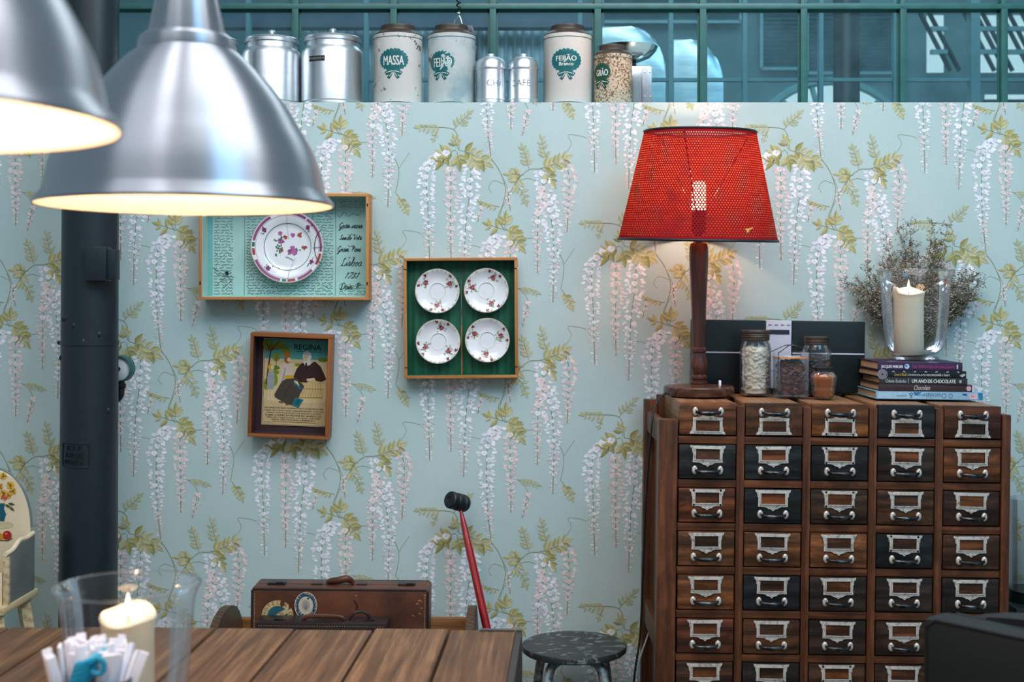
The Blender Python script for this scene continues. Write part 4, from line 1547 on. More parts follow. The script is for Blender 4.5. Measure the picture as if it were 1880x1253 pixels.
def canister(px, w, label, rows, plaque=None):
    sh, rim, dome, knob = [zsh(p) for p in rows]
    r = w / 2 * ksh
    t = thing('aluminium_canister', label, 'canister', (onpx(px), DS - DW, LEDGE), (0, 0, px * 0.01), 'aluminium canisters on the ledge')
    link('body', MB().lathe([(0, 0), (r * 0.965, 0), (r * 0.97, 0.003), (r * 0.965, 0.010), (r, 0.014), (r, sh - 0.024), (r * 0.992, sh - 0.020), (r * 0.995, sh - 0.016), (r * 0.95, sh - 0.003), (r * 0.87, sh + 0.004), (r * 0.86, sh + 0.008), (r * 0.865, rim - 0.010), (0, rim - 0.01)], 56), m_can, t)
    ld = link('lid', MB().lathe([(r * 0.88, rim - 0.014), (r * 0.915, rim - 0.012), (r * 0.92, rim - 0.004), (r * 0.89, rim - 0.002), (r * 0.91, rim + 0.002), (r * 0.88, rim + 0.005), (r * 0.60, rim + (dome - rim) * 0.6), (r * 0.22, dome - 0.001), (r * 0.12, dome + 0.004), (0, dome + 0.004)], 56), m_can, t)
    kh = knob - dome
    link('knob', MB().lathe([(0.005, dome), (0.0048, dome + kh * 0.35), (0.0105, dome + kh * 0.5), (0.0128, dome + kh * 0.72), (0.009, dome + kh * 0.93), (0, knob)], 24), m_can, ld)
    if plaque:
        a0 = -math.asin(21 / (w / 2)) - px * 0.01
        zq = zsh(117)
        mb = MB()
        pts = [(-16, -4.6), (16, -4.6), (16, 4.6), (-16, 4.6)]
        seg = 8
        rr_ = r + 0.0015
        for i in range(seg):
            x0, x1 = -16 + 32 * i / seg, -16 + 32 * (i + 1) / seg
            q = [(x0, -4.6), (x1, -4.6), (x1, 4.6), (x0, 4.6)]
            mb.bm.faces.new([mb.bm.verts.new((rr_ * math.sin(a0 + x * ksh / rr_), -rr_ * math.cos(a0 + x * ksh / rr_), zq - y * ksh)) for x, y in q])
        bmesh.ops.remove_doubles(mb.bm, verts=mb.bm.verts[:], dist=1e-5)
        bmesh.ops.solidify(mb.bm, geom=mb.bm.faces[:], thickness=-0.001)
        pq = link('name_plaque', mb, simple('plaque black', S(26, 28, 28), 0.35), t)
        pq['label'] = 'small black name plaque'
        d = Dec(1e-5, 0.0008)
        d.text(plaque, 0, 2.6, 5, S(150, 148, 140), 22)
        d.ell(-13.5, 0, 1.2, 1.2, S(200, 200, 196), 0, 8)
        d.ell(13.5, 0, 1.2, 1.2, S(200, 200, 196), 0, 8)
        d.build('plaque_lettering', lambda x, y, h: ((rr_ + .001 + h) * math.sin(a0 + x * ksh / rr_), -(rr_ + .001 + h) * math.cos(a0 + x * ksh / rr_), zq - y * ksh), pq, M_ENAMEL_PRINT, cut=4)
    return t


canister(388, 106, 'large aluminium canister half hidden behind the aluminium pendant', (96, 76, 68, 57))
canister(499, 108, 'large plain aluminium canister with knobbed lid, beside the pendant', (95, 75, 68, 55))
canister(611, 115, 'large aluminium canister bearing a small black name plaque', (93, 73, 66, 52), 'FARINHA')


def tin(px, w, label, ytop, yrim, mat, lab, group='enamel storage tins on the ledge', bandcol=S(14, 74, 76)):
    r = w / 2 * ksh
    zt_, zr = zsh(ytop), zsh(yrim)
    t = thing('storage_tin', label, 'tin', (onpx(px), DS - DW - 0.004, LEDGE), (0, 0, 0), group)
    link('body', MB().lathe([(0, 0), (r * 0.985, 0), (r, 0.002), (r, zt_ - 0.003), (r * 1.01, zt_ - 0.001), (r * 1.01, zt_ + 0.002), (r * 0.99, zt_ + 0.003), (0, zt_ + 0.003)], 64), mat, t)
    h = zr - zt_
    link('lid', MB().lathe([(r * 1.0, zt_ + 0.002), (r * 0.99, zt_ + 0.006), (r * 0.80, zt_ + h * 0.48), (r * 0.70, zt_ + h * 0.56), (r * 0.685, zt_ + h * 0.66), (r * 0.70, zt_ + h * 0.80), (r * 0.69, zr), (r * 0.60, zr + 0.002), (r * 0.58, zr - 0.002), (0, zr - 0.002)], 56), m_lid, t)
    for zz in (zt_ - 0.010, 0.006):
        link('painted_band', MB().lathe([(r + 0.0003, zz - 0.001), (r + 0.0007, zz - 0.001), (r + 0.0007, zz + 0.001), (r + 0.0003, zz + 0.001)], 64), M_BAND, t)
    lab_x, lab_y, lines, rx, ry, col, wear = lab
    a0 = math.asin(max(-1, min(1, (lab_x - px) / (w / 2))))
    zq = zsh(lab_y)
    rr_ = r + 0.0004
    d = Dec(8e-6, 0.0002)
    d2 = tuple(c * 1.6 for c in col[:3]) + (1,)
    for i in range(22):
        a = 2 * PI * i / 22
        d.ell(rx * 0.96 * math.cos(a), ry * 0.96 * math.sin(a), 3.0, 3.0, d2, a, 8)
    d.ell(0, 0, rx, ry, col, 0, 36)
    d.ring(0, 0, rx * 0.86, rx * 0.90, d2, 0, 6.2832, 36, ry / rx)
    for sg in (-1, 1):
        d.poly([(0, ry - 3), (sg * 9, ry - 1), (sg * 17, ry + 3), (sg * 13, ry + 9), (sg * 5, ry + 7)], col)
        d.poly([(0, ry + 1), (sg * 6, ry + 6), (sg * 12, ry + 13), (sg * 7, ry + 16), (sg * 3, ry + 10)], col)
        d.line([(sg * 2, ry + 1), (sg * 9, ry + 3), (sg * 14, ry + 4)], 1.3, S(216, 216, 210))
        d.line([(sg * 2, ry + 4), (sg * 7, ry + 11)], 1.1, S(216, 216, 210))
    for s_, x, y, hh, ww in lines:
        d.text(s_, x, y, hh, S(226, 224, 214), ww, caps=0.73)
        d.text(s_, x + .5, y, hh, S(226, 224, 214), ww, caps=0.73)
    rq = random.Random(int(px))
    for i in range(wear):
        d.ell(rq.uniform(rx * 0.1, rx * 1.05), rq.uniform(-ry, ry), rq.uniform(1, 4.5), rq.uniform(1, 3), S(176, 198, 196), rq.uniform(0, 3), 7)
    d.build('painted_label', lambda x, y, h: ((rr_ + h) * math.sin(a0 + x * ksh / rr_), -(rr_ + h) * math.cos(a0 + x * ksh / rr_), zq - y * ksh), t, M_ENAMEL_PRINT, cut=5)
    return t


tin(731, 89, 'tall cream enamel tin with teal oval label reading MASSA', 70, 50, m_tin1, (727, 118, [('MASSA', 0, 9.5, 18, 38)], 26, 19, m_tealink, 0))
tin(829.5, 87, 'tall stained blue-grey enamel tin with worn label reading FEIJÃO', 70, 50, m_tin2, (812, 121, [('FEIJÃO', 3, 9, 17, 36)], 24, 18, m_tealink, 26))
tin(1042, 88, 'tall clean cream enamel tin with label reading FEIJÃO Branco', 70, 50, m_tin3, (1038, 119, [('FEIJÃO', 0, 0.5, 9.5, 38), ('Branco', 0, 9.5, 7, 26)], 27, 20, m_tealink, 0))
tin(1125, 71, 'short speckled beige tin with dark green label reading GRÃO', 106, 86, m_tin4, (1102, 138, [('GRÃO', 1, 6.5, 12, 25)], 17, 15, S(18, 66, 50), 0))


def small_can(px, label, word, side, d):
    w = 57
    kk_ = d / FPX
    r = w / 2 * kk_
    z1, z2, z3, z4 = [zsh(p, d) for p in (129, 117, 106, 101)]
    t = thing('small_canister', label, 'canister', (onpx(px, d), d - DW, LEDGE), (0, 0, 0), 'small ribbed canisters on the ledge')
    link('body', MB().lathe([(0, 0), (r * .95, 0), (r * .97, 0.004), (r * .95, 0.013), (r * .985, 0.015), (r * .985, 0.018), (r * .955, 0.021), (r * .955, z1 - 0.002), (0, z1 - 0.002)], 48), m_can, t)
    ld = link('lid', MB().lathe([(r * .96, z1 - 0.003), (r * 1.0, z1), (r * 1.0, z1 + 0.003), (r * .965, z1 + 0.005), (r * .95, z2), (r * .82, z2 + (z3 - z2) * .6), (r * .55, z3 - 0.001), (r * .28, z3 + 0.002), (0, z3 + 0.002)], 48), m_can, t)
    link('knob', MB().lathe([(r * .27, z3), (r * .30, z3 + 0.003), (r * .28, z4), (r * .18, z4 + 0.003), (0, z4 + 0.003)], 24), m_can, ld)
    a0 = math.asin(side)
    zq = zsh(156, d)
    rr_ = r * .956
    dd = Dec(1e-5, 0.0004)
    dd.text(word, 0, 6, 12, S(196, 200, 204), None, caps=0.73)
    o = dd.build('embossed_lettering', lambda x, y, h: ((rr_ + h) * math.sin(a0 + x * kk_ / rr_), -(rr_ + h) * math.cos(a0 + x * kk_ / rr_), zq - y * kk_), t, m_steel, cut=4)
    return t


small_can(901.5, 'small domed aluminium canister embossed CHÁ', 'CHÁ', 0.35, 4.268)
small_can(961, 'small domed aluminium canister embossed CAFÉ', 'CAFÉ', -0.20, 4.268)

# kitchen scale behind the short tin
DK = 4.49
c = P(1152, 188, DK)
ks_ = thing('kitchen_scale', 'steel kitchen scale with shallow bowl behind the speckled tin', 'scale', (c.x, c.y, LEDGE))
kk_ = DK / FPX
zk = lambda p: zsh(p, DK)
link('housing', MB().box2((0.002, -0.05, 0), (40 * kk_, 0.05, zk(126)), 0.004), m_steel, ks_)
link('side_cheek', MB().box2((24 * kk_, -0.056, 0.002), (42 * kk_, -0.050, zk(128)), 0.002), simple('grey scale cheek', S(150, 154, 160), 0.35, metal=0.6), ks_)
sc_b = MB()
for x, z in ((29, 138), (29, 182), (39, 138), (39, 182)):
    sc_b.ell((x * kk_, -0.057, zk(z)), (0.003, 0.002, 0.003), 1)
link('screws', sc_b, m_steel, ks_)
link('post', MB().box2((0.008, -0.014, zk(127)), (0.030, 0.014, zk(112)), 0.003), m_black, ks_)
rb_ = 56 * kk_
bz = zk(113)
pr = [(0, bz), (rb_ * .45, bz + 0.001), (rb_ * .75, bz + 0.014), (rb_ * .93, bz + 0.034), (rb_ * .985, bz + 0.047), (rb_ * 1.0, bz + 0.049), (rb_ * .97, bz + 0.047), (rb_ * .90, bz + 0.034), (rb_ * .72, bz + 0.016), (rb_ * .43, bz + 0.004), (0, bz + 0.003)]
link('bowl', MB().lathe(pr, 56), m_steel, ks_, (0.0, 0, 0))

# coiled flex with a hook above the stained tin
DC = 4.52
c = P(842, 28, DC)
cf = thing('coiled_flex', 'black coiled flex hanging before the glazing above the stained FEIJÃO tin', 'cable', (c.x, c.y, c.z))
hel = []
n = 34 * 10
for i in range(n + 1):
    a = 2 * PI * i / 10
    hel.append((0.0068 * math.cos(a), 0.0068 * math.sin(a), 0.01 + 0.58 * i / n))
link('coil', MB().tube(hel, 0.0028, 6), m_cordblk, cf)
link('hook', MB().tube(smooth([(0, 0, 0.012), (0.002, 0, 0.0), (-0.004, 0, -0.008), (-0.012, -0.002, -0.018), (-0.017, -0.002, -0.034)], 5), 0.0022, 8).tube(smooth([(0, 0, 0.0), (0.006, 0, -0.010), (0.012, 0, -0.030)], 4), 0.0022, 8).ell((0, 0, 0.006), (0.008, 0.008, 0.007), 2), m_steel, cf)
link('grip', MB().box((0.012, 0.0, -0.055), (0.075, 0.03, 0.035), 0.006).box((0.045, 0.0, -0.075), (0.030, 0.028, 0.075), 0.006, Matrix.Rotation(-0.25, 3, 'Y')).box((0.058, 0, -0.125), (0.016, 0.022, 0.07), 0.005), simple('blue black grip', S(28, 44, 56), 0.4), cf)

# ------------------------------------------------------------------ card-index cabinet
DF = 3.70
s = DF / FPX
TH = 0.0134
ZT = 1.214
Xc = (1247 - VX) * s
cabx0 = Xc - ZT * math.sin(TH)
cab = thing('card_index_cabinet', 'tall worn wooden card-index cabinet of many small drawers with metal label holders', 'cabinet', (cabx0, DF - DW, 0), (0, TH, 0))


def cab_top(x, y=0):
    return CH - 188 * s - (x - Xc) * TH


Wd, PIT, DEPC = 106 * s, 121.5 * s, 0.46
COLR = [
    [(120, 74, 46), (104, 66, 42), (132, 82, 46), (40, 40, 42), (84, 48, 30)],
    [(44, 46, 46), (36, 40, 42), (40, 40, 40), (52, 42, 36), (112, 66, 36)],
    [(104, 58, 34), (34, 38, 40), (72, 52, 38), (82, 54, 36), (66, 42, 32)],
    [(112, 74, 46), (110, 70, 42), (134, 84, 50), (34, 38, 40), (82, 54, 38)],
    [(124, 76, 44), (32, 36, 40), (52, 42, 36), (54, 44, 38), (52, 42, 38)],
    [(92, 50, 34), (92, 58, 38), (56, 42, 34), (72, 50, 36), (60, 42, 36)],
    [(72, 48, 34), (52, 42, 36), (76, 52, 36), (80, 54, 38), (60, 42, 36)],
    [(92, 54, 36), (70, 48, 36), (82, 54, 38), (44, 42, 40), (84, 56, 40)],
    [(82, 52, 36), (92, 58, 40), (46, 44, 42), (82, 54, 38), (72, 50, 38)]]
# shared pieces
HW, HH = 55 * s, 31 * s
mb = MB()
t_ = 0.004
fr_t = 5 * s
mb.box((0, -t_ / 2, -HH / 2 + fr_t / 2), (HW, t_, fr_t), 0.0012).box((0, -t_ / 2, HH / 2 - fr_t / 2), (HW, t_, fr_t), 0.0012)
mb.box((-HW / 2 + fr_t / 2 + .0004, -t_ / 2, 0), (fr_t, t_, HH), 0.0012).box((HW / 2 - fr_t / 2 - .0004, -t_ / 2, 0), (fr_t, t_, HH), 0.0012)
iw = HW - 2 * fr_t
mb.box((0, -0.0052, -HH / 2 + fr_t), (iw + .006, 0.0022, 0.0022)).box((0, -0.0052, HH / 2 - fr_t), (iw + .006, 0.0022, 0.0022))
mb.box((-iw / 2, -0.0052, 0), (0.0022, 0.0022, HH - 2 * fr_t)).box((iw / 2, -0.0052, 0), (0.0022, 0.0022, HH - 2 * fr_t))
for sg in (-1, 1):       # flared ears at the open end, stepped gable at the other
    mb.prism([(sg * HW / 2, HH / 2), (sg * (HW / 2 + 5.2 * s), HH / 2 + 0.3 * s), (sg * (HW / 2 + 4.6 * s), HH / 2 - 3.2 * s), (sg * (HW / 2 + 1.6 * s), HH / 2 - 6 * s), (sg * (HW / 2 + 1.0 * s), HH / 2 - 13 * s), (sg * HW / 2, HH / 2 - 13 * s)], 0, -0.003)
    mb.ell((sg * (HW / 2 + 2.6 * s), -0.0032, HH / 2 - 2.0 * s), (0.0018, 0.0014, 0.0018), 1)
mb.prism([(-16 * s, -HH / 2), (-11 * s, -HH / 2 - 1.4 * s), (-8.5 * s, -HH / 2 - 3.6 * s), (-4.5 * s, -HH / 2 - 4.0 * s), (0, -HH / 2 - 7.6 * s), (4.5 * s, -HH / 2 - 4.0 * s), (8.5 * s, -HH / 2 - 3.6 * s), (11 * s, -HH / 2 - 1.4 * s), (16 * s, -HH / 2)], 0, -0.0035)
mb.ell((0, -0.004, -HH / 2 - 3.0 * s), (0.0022, 0.0016, 0.0022), 1)
HOLD = mb.mesh('label_holder')
CARD = MB().box((0, -0.0012, 0), (iw + 0.004, 0.0020, HH - 2 * fr_t + 0.004)).mesh('label_card')
pts, rad = [], []
for i in range(17):
    u = -1 + 2 * i / 16
    e = 1 - u * u
    pts.append((u * 23 * s, -0.005 - 0.017 * (e ** 0.6), -3.0 * s * (e ** 0.8)))
    rad.append(0.0036 + 0.0036 * e)
HAND = MB().tube(pts, rad, 10).mesh('handle')
MNT = MB().ell((0, -0.0035, 0), (5.4 * s, 0.0062, 8.2 * s), 2).ell((0, -0.008, 4.0 * s), (2.2 * s, 0.003, 2.2 * s), 1).mesh('handle_mount')
hk = 64.5 * s
DRW = MB().box((0, 0.012, -hk / 2), (Wd - 0.004, 0.024, hk - 0.003), 0.0025).mesh('drawer')
hk0 = 61 * s
DRW0 = MB().box((0, 0.012, -hk0 / 2), (Wd - 0.003, 0.024, hk0 - 0.003), 0.0025).mesh('drawer')
rc = random.Random(9)
for r_ in range(9):
    ztop_ = ZT if r_ == 0 else ZT - (77 + (r_ - 1) * 80) * s
    for c_ in range(5):
        x = (c_ * 121.5 + 53) * s
        dy = rc.uniform(-0.002, 0.002)
        dr = link('drawer', DRW0 if r_ == 0 else DRW, m_drawer, cab, (x, dy, ztop_), (0, rc.uniform(-.004, .004), 0))
        q = COLR[r_][c_]
        dr.color = S(*[min(255, v * 1.08) for v in q])
        flip = r_ == 0
        zh_, zl = ((-17 * s, -43 * s) if flip else (-47.5 * s, -18.5 * s))
        lh = link('label_holder', HOLD, m_nickel, dr, (rc.uniform(-.001, .001), 0, zl), (0, (PI if flip else 0) + rc.uniform(-.012, .012), 0))
        lcd = link('label_card', CARD, m_drawer, dr, (0, 0, zl))
        kq = rc.choice(((124, 72, 40), (96, 62, 42), (84, 56, 40), (132, 78, 40), (110, 66, 38)))
        lcd.color = S(*kq)
        link('handle', HAND, m_handle, dr, (0, 0, zh_))
        for sg in (-1, 1):
            link('handle_mount', MNT, m_nickel, dr, (sg * 23.5 * s, 0, zh_))
    # top row: the closed boxes of the drawers stand above the frame
    if r_ == 0:
        for c_ in range(5):
            x = (c_ * 121.5 + 53) * s
            link('drawer_box', MB().box((x, 0.024 + 0.21, ZT - hk0 / 2 - 0.001), (Wd - 0.005, 0.42, hk0 - 0.004), 0.002), m_drawtop, cab)
# rails and uprights
for r_ in range(9):
    z0 = ZT - (62.5 + r_ * 80 if r_ else 62.0) * s
    z0 = ZT - (62 if r_ == 0 else 77 + (r_ - 1) * 80 + 65) * s
    z1 = ZT - (77 + r_ * 80) * s
    for c_ in range(5):
        x = (c_ * 121.5 + 53) * s
        link('rail', MB().box((x, 0.014 + rc.uniform(-.001, .001), (z0 + z1) / 2), (Wd + 0.002, 0.024, z0 - z1 - 0.002), 0.002), m_cabx, cab)
for c_ in range(4):
    x = (c_ * 121.5 + 113.7) * s
    link('upright', MB().box2((x - 7 * s, -0.003, 0.02), (x + 7 * s, 0.03, ZT - 7 * s), 0.002), m_cabz, cab)
    link('divider', MB().box2((x - 5 * s, 0.03, 0.02), (x + 5 * s, DEPC - 0.03, ZT - 9 * s)), m_caby, cab)
xr = 4 * 121.5 * s + Wd
foot = lambda x: max(0.0, x * math.sin(TH)) + 0.0005
link('post', MB().box2((-37 * s, -0.006, foot(0)), (-2 * s, 0.05, ZT - 33 * s), 0.003), m_cabz, cab)
link('post', MB().box2((xr + 1 * s, -0.005, foot(xr + .03)), (xr + 17 * s, 0.05, ZT - 16 * s), 0.003), m_cabz, cab)
link('post', MB().box2((-40 * s, DEPC - 0.045, foot(0)), (-14 * s, DEPC, ZT - 17 * s), 0.003), m_cabz, cab)
link('post', MB().box2((xr + 1 * s, DEPC - 0.045, foot(xr + .03)), (xr + 17 * s, DEPC, ZT - 16 * s), 0.003), m_cabz, cab)
link('side_panel', MB().box2((-20 * s, 0.05, 0.05), (-14 * s, DEPC - 0.04, ZT - 66 * s)), m_caby, cab)
link('side_panel', MB().box2((xr + 5 * s, 0.05, 0.05), (xr + 12 * s, DEPC - 0.04, ZT - 20 * s)), m_caby, cab)
link('side_rail', MB().box2((-35 * s, 0.05, ZT - 80 * s), (-20 * s, DEPC - 0.045, ZT - 40 * s), 0.002), m_caby, cab)
link('side_rail', MB().box2((-35 * s, 0.05, ZT - 470 * s), (-20 * s, DEPC - 0.045, ZT - 425 * s), 0.002), m_caby, cab)
link('back_panel', MB().box2((-14 * s, DEPC - 0.025, 0.05), (xr + 5 * s, DEPC - 0.01, ZT - 0.012)), m_caby, cab)
link('plinth', MB().box2((-2 * s, 0.004, 0.022), (xr + 2 * s, 0.03, ZT - (77 + 8 * 80) * s - 0.002), 0.002), m_cabx, cab)
link('bottom_board', MB().box2((-14 * s, 0.03, 0.03), (xr + 5 * s, DEPC - 0.03, 0.05)), m_caby, cab)

# ------------------------------------------------------------------ things on the cabinet
EPS = 0.0022


def on_cab(px, d):
    x = (px - VX) * d / FPX
    return Vector((x, d - DW, cab_top(x) + EPS))


# table lamp
dl = 3.95
kl = dl / FPX
b0 = on_cab(1283, dl)
lam = thing('table_lamp', 'tall table lamp with red perforated shade on a turned dark wood stem', 'lamp', b0)
zl = lambda p: CH - (p - VY) * kl - b0.z
m_basewood = wood('dark lamp foot', S(46, 26, 20), S(78, 48, 36), S(110, 76, 60), 0, 1, 0.25, spec=0.6)
link('foot', MB().lathe([(0, 0.0), (63 * kl, 0.0), (64.5 * kl, 0.004), (64.5 * kl, 0.024), (62.5 * kl, 0.028), (50 * kl, 0.0295), (30 * kl, 0.031), (20 * kl, 0.034), (0, 0.034)], 72), m_basewood, lam)
stem_px = [(17, 711), (17, 709), (13.5, 707), (16, 704), (16, 701), (13, 699), (13, 697), (15.5, 695), (15.5, 691), (12.5, 688), (13.5, 684), (16.5, 676), (16.5, 669), (14.5, 660), (12.3, 652), (11.8, 648), (14, 646), (14, 641), (11.4, 638), (11.6, 630), (12.5, 600), (13.8, 560), (15.6, 520), (17.2, 490), (17.6, 470), (17.2, 456), (15.5, 448), (9, 444)]
link('stem', MB().lathe([(0, zl(713))] + [(r * kl, zl(y)) for r, y in stem_px] + [(0, zl(443))], 48), m_mahog, lam)
link('bulb_socket', MB().lathe([(0, zl(445)), (0.012, zl(445)), (0.012, zl(430)), (0.022, zl(428)), (0.022, zl(388)), (0, zl(388))], 24), m_black, lam)
link('bulb', MB().lathe([(0, zl(388)), (12.5 * kl, zl(387)), (13 * kl, zl(384)), (13 * kl, zl(338)), (12 * kl, zl(334)), (0, zl(333))], 24), emit('lamp bulb', (1.0, 0.80, 0.64, 1), 24), lam)
l = bpy.data.lights.new('bulb_glow', 'POINT')
l.energy, l.color, l.shadow_soft_size = 5.2, (1.0, 0.62, 0.40), 0.03
o = bpy.data.objects.new('bulb_glow', l)
COL.objects.link(o)
o.parent = lam
o.location = (0.0, 0.0, zl(322))
shade_t = NT('red perforated shade')
t = shade_t
uv = t.n('ShaderNodeUVMap').outputs[0]
px_ = t.vmath('MULTIPLY', uv, (150.0, 24.0, 1.0))


def dots(off):
    q = t.vmath('SUBTRACT', t.vmath('FRACTION', t.vmath('ADD', px_, off)), (0.5, 0.5, 0.0))
    return t.vmath('LENGTH', t.vmath('MULTIPLY', q, (1.0, 1.732, 0.0)))


dd_ = t.math('MINIMUM', dots((0.0, 0.0, 0.0)), dots((0.5, 0.5, 0.0)))
hole = t.math('LESS_THAN', dd_, 0.25)
sepu = t.n('ShaderNodeSeparateXYZ')
t.put(sepu.inputs[0], uv)
inside = t.math('MULTIPLY', t.math('GREATER_THAN', sepu.outputs[1], 0.03), t.math('LESS_THAN', sepu.outputs[1], 0.965))
nzz = t.noise(t.coord(False), 7, 3)
hole = t.math('MULTIPLY', t.math('MULTIPLY', hole, inside), t.ramp(nzz, [(0.30, 0.35), (0.42, 1.0)]))
geo = t.n('ShaderNodeNewGeometry')
t.t.nodes.remove(t.b)
dif = t.n('ShaderNodeBsdfDiffuse')
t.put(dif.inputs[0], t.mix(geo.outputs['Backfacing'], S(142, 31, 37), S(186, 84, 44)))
trl = t.n('ShaderNodeBsdfTranslucent')
trl.inputs[0].default_value = S(190, 30, 24)
trp = t.n('ShaderNodeBsdfTransparent')
trp.inputs[0].default_value = (0.95, 0.64, 0.44, 1)
ms = t.n('ShaderNodeMixShader')
ms.inputs[0].default_value = 0.03
t.t.links.new(dif.outputs[0], ms.inputs[1])
t.t.links.new(trl.outputs[0], ms.inputs[2])
ms2 = t.n('ShaderNodeMixShader')
t.put(ms2.inputs[0], hole)
t.t.links.new(ms.outputs[0], ms2.inputs[1])
t.t.links.new(trp.outputs[0], ms2.inputs[2])
t.t.links.new(ms2.outputs[0], t.out.inputs[0])
zs0, zs1 = zl(441), zl(243)
rs0, rs1 = 145.5 * kl, 102 * kl
mb = MB()
mb.lathe([(rs0 + (rs1 - rs0) * i / 8, zs0 + (zs1 - zs0) * i / 8) for i in range(9)], 120, uv=True)
me = bpy.data.meshes.new('shade')
mb.bm.normal_update()
mb.bm.to_mesh(me)
mb.bm.free()
me.polygons.foreach_set('use_smooth', [True] * len(me.polygons))
_rm = (Matrix.Rotation(R(0.9), 3, 'Y') @ Matrix.Rotation(R(2.8), 3, 'X'))
_pv = Vector((0, 0, zl(342)))
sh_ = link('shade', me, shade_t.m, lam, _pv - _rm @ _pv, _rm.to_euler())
sh_['label'] = 'red perforated lamp shade'
link('edge_braid', MB().tube([(rs0 * math.cos(a), rs0 * math.sin(a), zs0) for a in [2 * PI * i / 96 for i in range(96)]], 0.0042, 8, True), m_rubber, sh_)
mb = MB()
mb.tube([(rs1 * math.cos(a), rs1 * math.sin(a), zs1) for a in [2 * PI * i / 96 for i in range(96)]], 0.0036, 8, True)
link('edge_braid', mb, m_rubber, sh_)
mb = MB()
for a in (0.35, 2.25, 4.3):
    mb.tube([(0.97 * rs1 * math.cos(a), 0.97 * rs1 * math.sin(a), zs1 - 0.012), (0.02 * math.cos(a), 0.02 * math.sin(a), zl(395))], 0.0022, 6)
mb.tube([(0.025 * math.cos(a), 0.025 * math.sin(a), zl(395)) for a in [2 * PI * i / 20 for i in range(20)]], 0.002, 6, True)
link('wire_frame', mb, m_handle, sh_)
link('switch', MB().lathe([(0, 0), (0.004, 0), (0.004, 0.016), (0.0025, 0.018), (0, 0.018)], 14, ((1320 - 1283) * kl, -0.02, 0.0285)), m_whitepaper, lam)
# torn corner of the shade showing the pale backing
d = Dec(1e-5, 0.0006)
d.poly([(-5, -2), (3, -3), (11, -5), (12, -3), (4, 0), (3, 4), (-1, 5), (-1, 1)], S(226, 170, 90))


def on_shade(x, y, h):
    py = 422 + y
    rr_ = (145.5 + (102 - 145.5) * (441 - py) / (441 - 243)) * kl + 0.001
    a = math.asin((1353 - 1283 + x) * kl / rr_)
    return (rr_ * math.sin(a), -rr_ * math.cos(a), zl(py))


d.build('torn_patch', on_shade, sh_)
# its flex down the side of the cabinet
fx = [P(1222, 722, 3.93), P(1208, 735, 3.92), P(1199, 760, 3.90), P(1195, 800, 3.88), P(1189, 870, 3.88), P(1184, 960, 3.88), P(1180, 1060, 3.88), P(1178, 1120, 3.88), P(1174, 1180, 3.88), P(1165, 1240, 3.88), P(1158, 1330, 3.90), P(1150, 1400, 3.93)]
end = fx[-1]
fx.append(Vector((end.x - 0.02, end.y + 0.02, 0.006)))
fxo = tag(link('lamp_flex', MB().tube(smooth([tuple(p) for p in fx], 6), 0.0033, 8), m_cordblk), 'thin black flex looping from the red lamp down the cabinet side', 'cable')
wf = [P(1206, 1110, 4.13), P(1190, 1165, 4.11), P(1176, 1205, 4.08), P(1171, 1230, 4.06), P(1172, 1253, 4.05), P(1178, 1330, 4.05)]
e2 = wf[-1]
wf.append(Vector((e2.x, e2.y, 0.006)))
tag(link('white_flex', MB().tube(smooth([tuple(p) for p in wf], 6), 0.0028, 8), m_whiteflex), 'pale flex near the floor between stool and cabinet', 'cable')

# hi-fi
dh = 4.09
kh = dh / FPX
h0 = on_cab(1428, dh)
hf = thing('stereo_unit', 'low black stereo with white middle panel standing against the wallpaper on the cabinet', 'stereo', (h0.x, h0.y, h0.z + 0.002), (0, TH, 0))
HHh = CH - (589 - VY) * kh - h0.z - 0.002


def hx(p):
    return (p - 1428) * kh


for a, b in ((1270, 1404), (1453, 1587)):
    link('speaker', MB().box2((hx(a), 0.0, 0.0), (hx(b), 0.06, HHh), 0.003), m_darkbox, hf)
    sl = link('silver_line', MB().box2((hx(a) + .002, -0.0016, HHh * 0.535), (hx(b) - .002, 0.001, HHh * 0.555), 0.0005), m_silver, hf)
link('speaker_foot', MB().box2((hx(1290), 0.004, -0.0015), (hx(1570), 0.056, 0.0)), m_black, hf)
link('centre_unit', MB().box2((hx(1405), 0.002, 0.012), (hx(1452), 0.06, HHh), 0.002), m_silver, hf)
link('centre_base', MB().box2((hx(1404), 0.003, 0.0), (hx(1453), 0.058, 0.012)), m_black, hf)
link('display', MB().box2((hx(1409.5), 0.0005, HHh - 25 * kh), (hx(1448), 0.003, HHh - 17 * kh)), simple('display window', S(48, 52, 66), 0.2), hf)
mb = MB()
for q in (1412, 1424, 1435, 1446):
    mb.box((hx(q), 0.0018, HHh - 8 * kh), (6 * kh, 0.002, 1.4 * kh))
mb.box((hx(1428.5), 0.0018, HHh * 0.30), (44 * kh, 0.001, 0.7 * kh))
link('buttons', mb, simple('grey buttons', S(120, 122, 130), 0.4), hf)

# jars
rj = random.Random(2)


def jar_body(prof, wall=0.0022, seg=48):
    return MB().lathe(prof + [(max(r - wall, 0.0), z + (wall if i == 0 else 0)) for i, (r, z) in list(enumerate(prof))[::-1]], seg)


